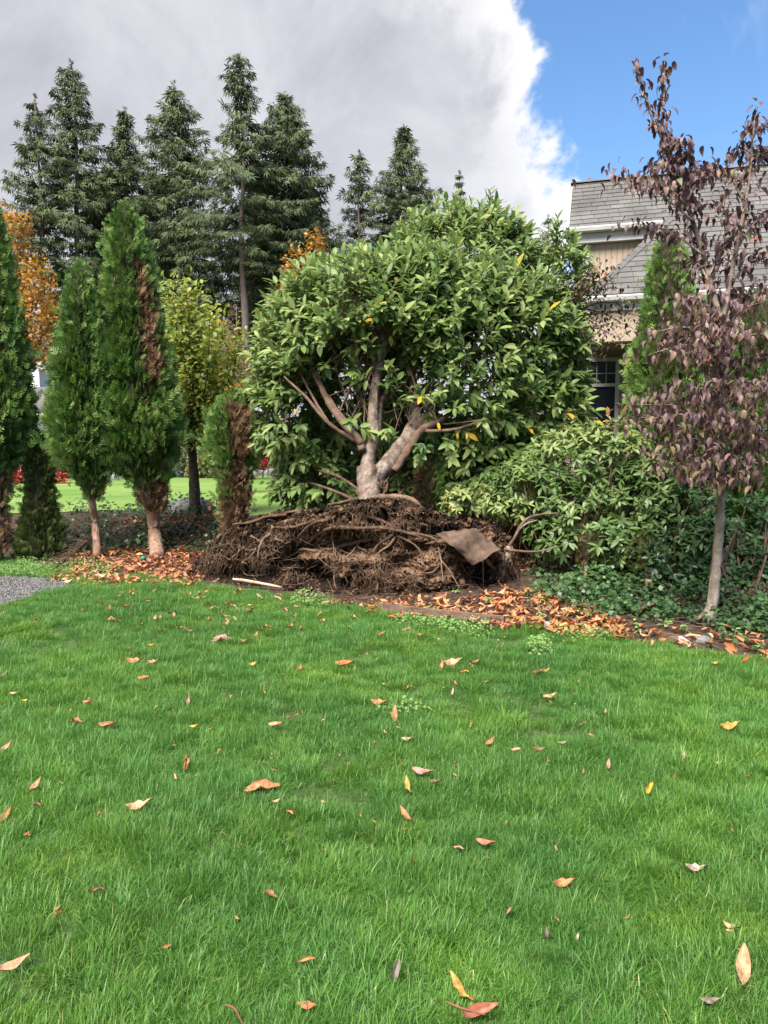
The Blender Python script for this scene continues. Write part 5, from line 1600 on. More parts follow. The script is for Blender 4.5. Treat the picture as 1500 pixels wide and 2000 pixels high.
# ------------------------------------------------------------------ young fruit tree
def fruit_tree():
    b = pt(381, 1000, 13.2); b[2] = float(hgt(b[0], b[1]))
    T = thing('fruit_tree', 'young yellowing fruit tree with slim dark trunk in front of the boulder', 'tree', b)
    Y = 13.2
    m = MB(); tube(m, [b - np.array([0, 0, .1]), pt(379, 930, Y), pt(374, 860, Y), pt(372, 800, Y)], [.11, .085, .075, .05], 10, 20, .25); m.build('trunk', M['dark_bark'], T)
    tips = [(322, 560), (350, 552), (373, 548), (388, 575), (402, 590), (340, 590), (425, 640), (450, 680), (320, 640), (400, 760), (350, 740), (330, 700), (310, 720), (400, 640), (365, 620), (390, 700), (345, 660), (420, 700), (410, 810), (320, 780), (395, 840), (345, 820), (470, 660), (335, 605), (410, 615), (380, 660)]
    D, P, Nn, S, Tn = [], [], [], [], []
    for k, (x, y) in enumerate(tips):
        yy = Y + rng.normal(0, .55)
        e = pt(x, y, yy); s = pt(374 + rng.normal(0, 3), rng.uniform(790, 860), Y)
        mid = s * .45 + e * .55 + np.array([(e[0] - s[0]) * .18, 0, -.15])
        mm = MB(); Q = tube(mm, [s, mid, e], [.026, .016, .005], 5, 14); mm.build('branch', M['dark_bark'], T)
        Q = np.vstack([Q, Q[6:] + rng.normal(0, .12, Q[6:].shape)])
        for q in Q[3:]:
            for _ in range(13):
                D.append([rng.normal(0, .8), rng.normal(0, .8), rng.normal(-.1, .5)]); P.append(q + rng.normal(0, .105, 3))
                S.append(rng.uniform(.075, .12)); Tn.append(np.clip(rng.normal(.50, .2), .02, 1)); Nn.append([rng.normal(0, .4), rng.normal(0, .4) - .2, 1])
    leafset(T, 'leaf', 'crown', [leaf_proto(.30, .25, .25), leaf_proto(.28, .15, .45), leaf_proto(.32, .3, .1)], M['pear_leaf'], nrm(np.array(D)), np.array(Nn), np.array(P), np.array(S), np.array(Tn), limit=150)


fruit_tree()


# ------------------------------------------------------------------ purple dogwood
def dogwood():
    b = gnd(1378, 1222, .04)
    T = thing('dogwood_tree', 'slender purple leaved tree with pale bare trunk at the right edge of the bed', 'tree', b)
    Y = b[1]
    tr = [(1380, 1222), (1392, 1170), (1400, 1090), (1407, 1000), (1412, 900), (1412, 800), (1410, 720), (1410, 650), (1408, 620)]
    m = MB(); TP = tube(m, [pt(x, y, Y) for x, y in tr], [.065, .046, .042, .038, .034, .032, .030, .028, .026], 10, 44, .2); m.build('trunk', M['dogwood_bark'], T)
    for (x0, y0, x1, y1, r) in ((1382, 1190, 1356, 1226, .022), (1385, 1195, 1372, 1228, .026), (1390, 1195, 1402, 1226, .02)):
        m = MB(); tube(m, [pt(x0, y0, Y), pt((x0 + x1) / 2 - 3, (y0 + y1) / 2, Y - .04), gnd(x1, y1, -.02)], [r * .8, r, r * .6], 7, 8, .2); m.build('root', M['dogwood_bark'], T)
    D, P, Nn, S, Tn = [], [], [], [], []

    def leaves(q, k, sp=.05, tmean=.45, size=(.055, .095)):
        for _ in range(k):
            a = rng.random() * 6.28
            D.append([math.cos(a) * .85, math.sin(a) * .85, rng.normal(-.60, .35)]); P.append(q + rng.normal(0, sp, 3) * np.array([1, 1, .45]) + np.array([0, 0, .02]))
            Nn.append([math.cos(a) * .6 + rng.normal(0, .2), math.sin(a) * .6 - .1, .8]); S.append(rng.uniform(*size)); Tn.append(np.clip(rng.normal(tmean, .22), .02, .92 if rng.random() > .02 else 1))
    main = [([(1408, 625, 0), (1392, 570, .05), (1376, 505, .1), (1352, 430, .1), (1338, 390, .1), (1318, 345, .1), (1303, 300, .1), (1288, 260, .1), (1268, 215, .1), (1255, 170, .1), (1238, 122, .1)], .028),
            ([(1303, 300, .1), (1298, 260, .1), (1294, 220, .1), (1298, 170, .1), (1298, 120, .1)], .010),
            ([(1410, 640, 0), (1424, 560, -.05), (1440, 480, -.1), (1455, 400, -.1), (1466, 330, -.1), (1470, 270, -.1), (1478, 208, -.1)], .024)]
    for pts, r in main:
        m = MB(); Q = tube(m, [pt(x, y, Y + dy) for x, y, dy in pts], np.linspace(r, .004, len(pts)), 7, None, .1); m.build('limb', M['dogwood_bark'], T)
        px, py, _ = proj(Q)
        for q, y in zip(Q, py):
            if y < 600: leaves(q, 4 if y < 300 else 6, .03 if y < 300 else .06, .34)
    # side branches: (attach x,y -> tip x,y, depth shift at tip)
    side = [(1352, 430, 1195, 340, .15), (1345, 405, 1250, 350, -.2), (1340, 395, 1400, 330, -.15), (1376, 500, 1240, 436, .1), (1330, 370, 1375, 330, .2), (1318, 345, 1270, 330, -.1), (1318, 345, 1345, 300, 0), (1303, 300, 1340, 290, -.1),
            (1455, 400, 1400, 330, .1), (1440, 480, 1395, 400, -.2), (1466, 330, 1515, 300, 0), (1440, 480, 1510, 420, .1), (1424, 560, 1500, 500, -.1), (1466, 330, 1440, 290, .1), (1392, 570, 1345, 505, .2), (1385, 540, 1430, 470, .3), (1470, 270, 1500, 250, .1),
            (1410, 650, 1320, 610, -.3), (1410, 660, 1270, 650, .1), (1410, 655, 1340, 575, -.5), (1410, 650, 1490, 590, -.3), (1410, 640, 1480, 560, .4), (1410, 690, 1275, 690, -.5), (1410, 720, 1330, 690, -.7), (1410, 700, 1500, 650, -.4),
            (1411, 740, 1490, 700, -.2), (1411, 760, 1365, 655, -.2), (1411, 780, 1300, 735, -.5), (1412, 790, 1360, 760, -.8), (1412, 780, 1490, 760, -.4), (1412, 800, 1470, 780, -.7), (1412, 830, 1240, 790, -.3), (1412, 830, 1260, 820, -.5), (1412, 840, 1330, 810, -.8),
            (1412, 850, 1490, 820, -.5), (1412, 860, 1440, 830, -.8), (1412, 880, 1236, 812, .1), (1411, 890, 1320, 860, -.7), (1411, 890, 1500, 860, -.4), (1410, 910, 1270, 890, -.3), (1410, 915, 1380, 900, -.8), (1410, 920, 1480, 905, -.5), (1409, 940, 1300, 915, -.5),
            (1409, 940, 1350, 930, -.7), (1409, 945, 1490, 935, -.3), (1408, 950, 1420, 945, -.6), (1410, 690, 1420, 640, -.8), (1411, 750, 1290, 660, .3), (1412, 820, 1290, 760, .5), (1412, 820, 1520, 740, .4), (1412, 870, 1520, 880, .3), (1412, 870, 1310, 870, .5), (1411, 620, 1450, 600, .6)]
    for (x0, y0, x1, y1, dy) in side:
        if x1 < 1400 and 725 < y1 < 750: continue
        s = pt(x0, y0, Y); e = pt(x1, y1, Y + dy)
        mid = s * .5 + e * .5 + np.array([0, 0, .07])
        m = MB(); Q = tube(m, [s, mid, e], [.011, .007, .003], 5, 12, .1); m.build('branch', M['dogwood_bark'], T)
        tm = .40 if y0 < 600 else .52
        L = np.linalg.norm(e - s)
        for j, q in enumerate(Q[2:]):
            leaves(q, int(4 + (6.5 if y1 > 560 else 7) * min(1, L)), .045 + .06 * min(1, L), tm + (.10 if y1 > 800 else 0) * rng.random())
    D, Nn, P, S, Tn = map(np.array, (D, Nn, P, S, Tn))
    leafset(T, 'leaf', 'crown', [leaf_proto(.28, .45, .35, .8, 1.25), leaf_proto(.26, .6, .55, .8, 1.25), leaf_proto(.30, .3, .7, .8, 1.25)], M['dogwood_leaf'], nrm(D), Nn, P, S, Tn)
    for (x, y) in ((1476, 468), (1383, 705), (1361, 783), (1185, 536)):
        m = MB(); lathe(m, pt(x, y, Y - .4 if x > 1200 else 10.2), [(.004, -.016), (.014, -.009), (.0165, 0), (.013, .010), (.003, .015)], 10); m.build('berry', M['berry'], T)


dogwood()


# the darker tree half hidden between laurel and house
def second_dogwood():
    Y = 10.6
    b = pt(1150, 1050, Y); b[2] = .45
    T = thing('dogwood_tree', 'dark greenish purple branch-spread between the laurel and the house eave', 'tree', b)
    m = MB(); tube(m, [b, pt(1140, 900, Y), pt(1125, 700, Y), pt(1120, 600, Y)], [.05, .04, .03, .02], 7, 20, .1); m.build('trunk', M['dark_bark'], T)
    D, P, Nn, S, Tn = [], [], [], [], []
    for (x0, y0, x1, y1) in ((1120, 600, 1190, 535), (1120, 600, 1200, 560), (1122, 620, 1262, 618), (1122, 640, 1210, 660), (1120, 600, 1150, 560), (1122, 610, 1180, 640), (1122, 610, 1215, 590), (1120, 580, 1170, 520), (1122, 600, 1110, 560), (1124, 650, 1180, 690), (1122, 600, 1230, 640)):
        s, e = pt(x0, y0, Y), pt(x1, y1, Y - .2 + rng.normal(0, .2)); m = MB(); Q = tube(m, [s, (s + e) / 2 + np.array([0, 0, .06]), e], [.012, .008, .003], 4, 10); m.build('branch', M['dark_bark'], T)
        for q in Q[3:]:
            for _ in range(9):
                a = rng.random() * 6.28
                D.append([math.cos(a), math.sin(a), -.5]); P.append(q + rng.normal(0, .075, 3)); Nn.append([rng.normal(0, .4), -.2, 1]); S.append(rng.uniform(.05, .09)); Tn.append(np.clip(rng.choice([.12, .3, .88, .9]) + rng.normal(0, .04), 0, 1))
    leafset(T, 'leaf', 'crown', [leaf_proto(.28, .4, .3, .8, 1.2)], M['dogwood_leaf'], nrm(np.array(D)), np.array(Nn), np.array(P), np.array(S), np.array(Tn), limit=80)


second_dogwood()


# ------------------------------------------------------------------ rhododendrons and other shrubs on the right
RH = [leaf_proto(.17, .22, .12, .95), leaf_proto(.18, .30, .25, .95), leaf_proto(.16, .15, .35, .95)]


def whorl_shrub(label, lobes, n, base, tint, size=(.085, .135), lime=None, limit=300, name='rhododendron', mat='rhodo_leaf', stems=True, inner=.35, protos=None, K=8, hang=0.0):
    T = thing(name, label, 'shrub', base, 'shrubs of the right hand bed')
    SPn, SNn = lobes_points(lobes, n, inner)
    k = len(SPn)
    SDn = nrm(SNn * .7 + np.array([0, -.1, .6 - hang]) + rng.normal(0, .35, (k, 3)))
    ga = (np.arange(K) * 6.283 / K)[None] + rng.random((k, 1)) * 6.28 + rng.normal(0, .15, (k, K))
    r1 = nrm(np.cross(SDn, rng.normal(size=(k, 3)))); r2 = np.cross(SDn, r1)
    rd = r1[:, None] * np.cos(ga)[..., None] + r2[:, None] * np.sin(ga)[..., None]
    an = rng.normal(1.15, .28, (k, K))
    D = SDn[:, None] * np.cos(an)[..., None] + rd * np.sin(an)[..., None] + np.array([0, 0, -.12])
    P = SPn[:, None] + SDn[:, None] * rng.uniform(-.05, .03, (k, K))[..., None]
    Nn = SDn[:, None] + np.array([0, 0, .4]) + rng.normal(0, .25, (k, K, 3))
    Tn = tint + rng.normal(0, .08, (k, 1)) + rng.normal(0, .10, (k, K)) + .3 * (fbm(SPn * 1.8, 2, 6)[:, None] - .5)
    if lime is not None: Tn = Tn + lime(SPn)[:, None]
    S = rng.uniform(size[0], size[1], (k, K))
    leafset(T, 'leaf', 'crown', protos or RH, M[mat], nrm(fl(D)), fl(Nn), fl(P), S.ravel(), np.clip(Tn.ravel(), .02, .94), limit=limit)
    m = MB(); base = np.asarray(base, float)
    for i in rng.choice(k, min(k, 90), replace=False):
        q = SPn[i]; tube(m, [base + rng.normal(0, .05, 3) * np.array([1, 1, 0]), base * .45 + q * .55 + rng.normal(0, .10, 3) - np.array([0, 0, .08]), q], [.016, .010, .004], 4, 8, tint=.4)
    m.build('stems', M['limb_bark'], T, kind='stuff')
    return T


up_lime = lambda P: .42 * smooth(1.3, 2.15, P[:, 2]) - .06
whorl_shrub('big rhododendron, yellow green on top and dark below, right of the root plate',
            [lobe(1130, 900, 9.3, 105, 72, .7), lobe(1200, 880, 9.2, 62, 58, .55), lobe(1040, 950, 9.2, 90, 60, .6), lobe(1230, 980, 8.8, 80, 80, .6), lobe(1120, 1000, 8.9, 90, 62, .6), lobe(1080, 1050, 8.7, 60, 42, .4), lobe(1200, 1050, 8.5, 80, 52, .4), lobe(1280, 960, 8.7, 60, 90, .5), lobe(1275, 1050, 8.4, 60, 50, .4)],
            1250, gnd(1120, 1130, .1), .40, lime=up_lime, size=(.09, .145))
whorl_shrub('low pale rhododendron spray reaching over the right end of the root plate',
            [lobe(935, 975, 9.25, 62, 30, .35), lobe(1000, 985, 9.0, 45, 34, .35), lobe(890, 985, 9.4, 30, 20, .3)], 190, gnd(1010, 1110, .1), .70, limit=120)
whorl_shrub('dark glossy shrub under the purple tree, left of its trunk',
            [lobe(1330, 1000, 8.6, 80, 80, .5), lobe(1310, 1080, 8.2, 80, 56, .45), lobe(1370, 1070, 8.2, 66, 70, .4)], 480, gnd(1320, 1150, .1), .30, size=(.07, .12), limit=120, mat='ivy_leaf', name='laurel_shrub')
whorl_shrub('dark glossy shrub at the right edge, behind the pale bare trunk',
            [lobe(1460, 1040, 8.1, 80, 80, .5), lobe(1480, 1120, 7.6, 66, 56, .4), lobe(1430, 1130, 7.7, 50, 50, .35)], 480, gnd(1460, 1190, .1), .34, size=(.07, .12), limit=120, mat='ivy_leaf', name='laurel_shrub')
# bare crooked stem of the rhododendron
RHT = thing('crooked_branch', 'pale crooked bare branch leaning out beside the root plate', 'branch', gnd(995, 1100, .1))
m = MB(); tube(m, [pt(993, 1068, 8.35), pt(1005, 1050, 8.35), pt(1024, 1018, 8.35), pt(1050, 1006, 8.4), pt(1100, 1002, 8.45), pt(1150, 1003, 8.6)], [.020, .018, .016, .013, .010, .006], 8, None, .25); m.build('branch', M['limb_bark'], RHT)
m = MB(); tube(m, [pt(1014, 1034, 8.35), pt(1030, 1022, 8.3), pt(1050, 1016, 8.3)], [.014, .011, .006], 6); m.build('twig', M['dogwood_bark'], RHT)
m = MB(); tube(m, [pt(985, 1072, 8.3), pt(1010, 1076, 8.2), pt(1050, 1077, 8.15), pt(1100, 1066, 8.2)], [.016, .014, .011, .006], 7, None, .25); m.build('branch', M['limb_bark'], RHT)
m = MB(); tube(m, [pt(993, 1068, 8.35), pt(990, 1100, 8.35), gnd(985, 1130, 0)], [.028, .026, .02], 7); m.build('stem_foot', M['dogwood_bark'], RHT)
# orange leaf caught on a red twig in front of the window
T = thing('hanging_leaf', 'bright orange leaf on a red twig in front of the dark window', 'leaf', pt(1186, 800, 9.0))
m = MB(); tube(m, [pt(1200, 850, 9.0), pt(1190, 820, 9.0), pt(1186, 796, 9.0)], [.004, .003, .002], 4, 6); m.build('twig', M['red_leaf'], T)
for (x, y, s) in ((1186, 802, .12), (1184, 826, .06)):
    v, q, t = leaf_proto(.24, .2, .1); R = frames(np.array([[.1, -.2, -1.0]]), np.array([[.1, -1, .1]]))[0]
    MB().add(v @ R.T * s + pt(x, y - 8, 8.95), quads=q, tris=t, tint=.62).build('leaf', M['orange_leaf'], T)


# ------------------------------------------------------------------ ground cover, weeds, litter
IVY = (np.array([[0, 0, 0], [-.34, .12, .06], [-.5, .55, -.02], [-.2, .62, .05], [0, 1, -.08], [.2, .62, .05], [.5, .55, -.02], [.34, .12, .06]], float), np.zeros((0, 4), int),
       np.array([[0, 3, 1], [1, 3, 2], [0, 5, 3], [3, 5, 4], [0, 7, 5], [7, 6, 5]]))


def cover(name, mat, polys, n, size, tint, hz, proto=IVY, z0=.02, up=.9, sp=.25):
    mb = MB()
    pts = []
    for poly, wt in polys:
        poly = np.array([gnd(x, y, z)[:2] for x, y, z in poly])
        k = int(n * wt)
        x = rng.uniform(poly[:, 0].min(), poly[:, 0].max(), k * 3); y = rng.uniform(poly[:, 1].min(), poly[:, 1].max(), k * 3)
        ok = in_poly(x + rng.normal(0, sp * .4, k * 3), y + rng.normal(0, sp * .4, k * 3), poly)
        q = np.stack([x, y], -1)[ok][:k]; pts.append(q)
    q = np.concatenate(pts); k = len(q)
    g = fbm(np.stack([q[:, 0] * 2.6, q[:, 1] * 2.6, q[:, 0] * 0], -1), 3, 15)
    keep = rng.random(k) < smooth(.3, .52, g) + .12
    q, g = q[keep], g[keep]; k = len(q)
    h = rng.random(k) * hz * (.3 + 1.4 * smooth(.35, .65, g))
    P = np.stack([q[:, 0], q[:, 1], hgt(q[:, 0], q[:, 1]) + z0 + h], -1)
    a = rng.random(k) * 6.28
    D = np.stack([np.cos(a), np.sin(a) - .3, rng.normal(-.1, .35, k)], -1)
    Nn = np.array([0, -.35, up]) + rng.normal(0, .42, (k, 3))
    tn = np.clip(tint + rng.normal(0, .13, k) + .35 * (g - .5), 0, 1)
    scatter(mb, proto, frames(D, Nn), P, rng.uniform(.6, 1.25, k) * size, tn)
    o = mb.build(name, M[mat], kind='stuff')
    return o


cover('ivy', 'ivy_leaf', [([(1030, 1165, 0), (1060, 1120, .1), (1250, 1110, .2), (1500, 1100, .3), (1580, 1170, .1), (1580, 1285, 0), (1440, 1262, 0), (1350, 1222, 0), (1240, 1222, 0), (1100, 1195, 0)], 1.0)], 9000, .055, .42, .16)
cover('dark_ivy', 'ivy_leaf', [([(100, 1060, .25), (110, 1010, .42), (300, 1000, .45), (440, 1000, .45), (470, 1040, .4), (420, 1060, .25), (240, 1066, .2)], .6),
                               ([(880, 1010, .4), (1300, 990, .45), (1500, 1000, .45), (1520, 1080, .3), (1250, 1090, .25), (1050, 1090, .2)], .6)], 7000, .06, .18, .20)
cover('weeds', 'weed_leaf', [([(0, 1128, 0), (-60, 1105, 0), (60, 1100, 0), (180, 1104, 0), (238, 1116, 0), (150, 1136, 0)], .6), ([(560, 1185, 0), (590, 1160, 0), (650, 1175, 0), (640, 1192, 0)], .07), ([(760, 1212, 0), (960, 1225, 0), (950, 1248, 0), (800, 1232, 0)], .12),
                             ([(1030, 1275, 0), (1060, 1258, 0), (1080, 1272, 0), (1050, 1290, 0)], .07), ([(1000, 1150, 0), (1060, 1120, 0), (1160, 1200, 0), (1180, 1232, 0), (1060, 1222, 0)], .10), ([(1080, 1235, 0), (1220, 1245, 0), (1200, 1258, 0), (1080, 1250, 0)], .05), ([(725, 1395, 0), (745, 1378, 0), (840, 1392, 0), (820, 1402, 0)], .03)],
      5200, .026, .55, .06, proto=leaf_small(.36, .1), sp=.1)
# seedlings: countable light green plants in the bed
SEED = [(1185, 1140, .085, 'tall light green seedling with round leaves in the middle of the ivy', 9, .2), (1122, 1146, .07, 'lime seedling at the left edge of the ivy', 5, .15), (1245, 1222, .055, 'yellow green seedling in the litter below the rusty plate', 8, .08),
        (1300, 1216, .05, 'bright green low seedling left of the pale trunk foot', 9, .06), (1440, 1236, .05, 'lime seedling right of the pale trunk foot', 6, .08), (1480, 1258, .045, 'yellow lime seedling at the right edge by the lawn', 5, .06),
        (1340, 1226, .045, 'pale green seedling right at the foot of the pale trunk', 5, .06), (1356, 1130, .075, 'mid green rosette seedling just left of the pale trunk', 7, .18),
        (845, 1188, .06, 'bluish green weed in the litter in front of the root plate', 10, .10), (892, 1152, .04, 'small bright weed at the foot of the soil face', 6, .02), (955, 1166, .05, 'ivy shoot below the weed fabric', 8, .05), (1060, 1200, .045, 'leafy green weed in the orange litter right of the root plate', 12, .10),
        (30, 1095, .04, 'low bright weed by the column cedar foot', 7, .04)]
for (px, py, s, lab, k, h) in SEED:
    c = gnd(px, py + 12, .03); c[2] = float(hgt(c[0], c[1]))
    T = thing('seedling', lab, 'plant', c, 'seedlings and weeds in the bed')
    m = MB(); tube(m, [c - np.array([0, 0, .02]), c + np.array([.01, 0, h])], [.004, .003], 4, 4); m.build('stem', M['weed_leaf'], T)
    v, q, t = leaf_proto(.30, .2, .25)
    me = {}
    for i in range(k):
        a = i * 2.4 + rng.random(); f = (i + 1) / k
        D = np.array([[math.cos(a), math.sin(a), rng.normal(.15, .25)]]); R = frames(D, np.array([[0, -.4, 1.0]]))[0]
        ti = int(rng.integers(0, 3))
        if ti not in me: me[ti] = MB().add(v, quads=q, tris=t, tint=.35 + .2 * ti).mesh('leaf', M['weed_leaf'])
        o = bpy.data.objects.new('leaf', me[ti]); C.objects.link(o); o.parent = T; o.matrix_parent_inverse = Matrix.Translation(T.location).inverted()
        sc = s * rng.uniform(.8, 1.2); pp = c + np.array([rng.normal(0, .015), rng.normal(0, .015), h * f + .012])
        o.matrix_basis = Matrix([list(R[r] * sc) + [pp[r]] for r in range(3)] + [[0, 0, 0, 1]])


# fallen laurel leaves: curled meshes
def curled(w, curl, bend, twist, n=7, m=4, seed=0):
    r = np.random.default_rng(seed)
    V = []
    for i in range(n):
        y = i / (n - 1)
        h = w * max(.012, math.sin(math.pi * min(.985, max(.02, y)) ** .9) ** .8)
        a0 = twist * (y - .5)
        bz = bend * (4 * (y - .5) ** 2) + .03 * math.sin(y * 7 + seed)
        for j in range(m + 1):
            s = (j / m - .5) * 2
            th = s * curl
            x = h * (math.sin(th) / curl if abs(curl) > .01 else s); z = h * (1 - math.cos(th)) / max(abs(curl), .01) + .02 * math.sin(5 * y + 3 * s + seed)
            z += .035 * r.normal() + .05 * abs(s) * (1 if abs(s) > .1 else 0) * r.normal(); x *= 1 + .12 * r.normal()
            V.append([x * math.cos(a0) - z * math.sin(a0), y - .5, bz + x * math.sin(a0) + z * math.cos(a0)])
    q = [[i * (m + 1) + j, i * (m + 1) + j + 1, (i + 1) * (m + 1) + j + 1, (i + 1) * (m + 1) + j] for i in range(n - 1) for j in range(m)]
    return np.array(V), np.array(q), np.zeros((0, 3), int)


CURL = [curled(.19, .9, .10, .5, seed=1), curled(.20, 1.5, .16, -.8, seed=2), curled(.17, .5, .22, .9, seed=3), curled(.21, 1.9, .06, .3, seed=4), curled(.18, -1.0, -.12, .6, seed=5), curled(.2, .7, .3, -1.4, seed=6)]
CURLM = [MB().add(v, quads=q).mesh('fallen_leaf', M['fallen']) for v, q, t in CURL]
COL = {'orange': (.50, .205, .080), 'tan': (.54, .31, .17), 'brown': (.23, .105, .06), 'redbrown': (.36, .125, .07), 'pink': (.44, .235, .175), 'yellow': (.62, .40, .035), 'gold': (.58, .33, .07), 'pale': (.40, .31, .235), 'red': (.60, .06, .025), 'grey': (.24, .185, .15)}


def leaf_thing(pos, L, yaw, pitch, roll, col, var, label, group='fallen leaves on the lawn'):
    o = bpy.data.objects.new('fallen_leaf', CURLM[var % len(CURLM)])
    C.objects.link(o)
    o.location = Vector([float(c) for c in pos])
    o.rotation_euler = Euler((pitch, roll, yaw - math.pi / 2), 'ZYX') if False else (Matrix.Rotation(yaw - math.pi / 2, 3, 'Z') @ Matrix.Rotation(pitch, 3, 'X') @ Matrix.Rotation(roll, 3, 'Y')).to_euler()
    o.scale = (L, L, L)
    c = np.array(COL[col]) * rng.uniform(.85, 1.15)
    o.color = (float(c[0]), float(c[1]), float(c[2]), 1)
    return tag(o, label, 'leaf', group)


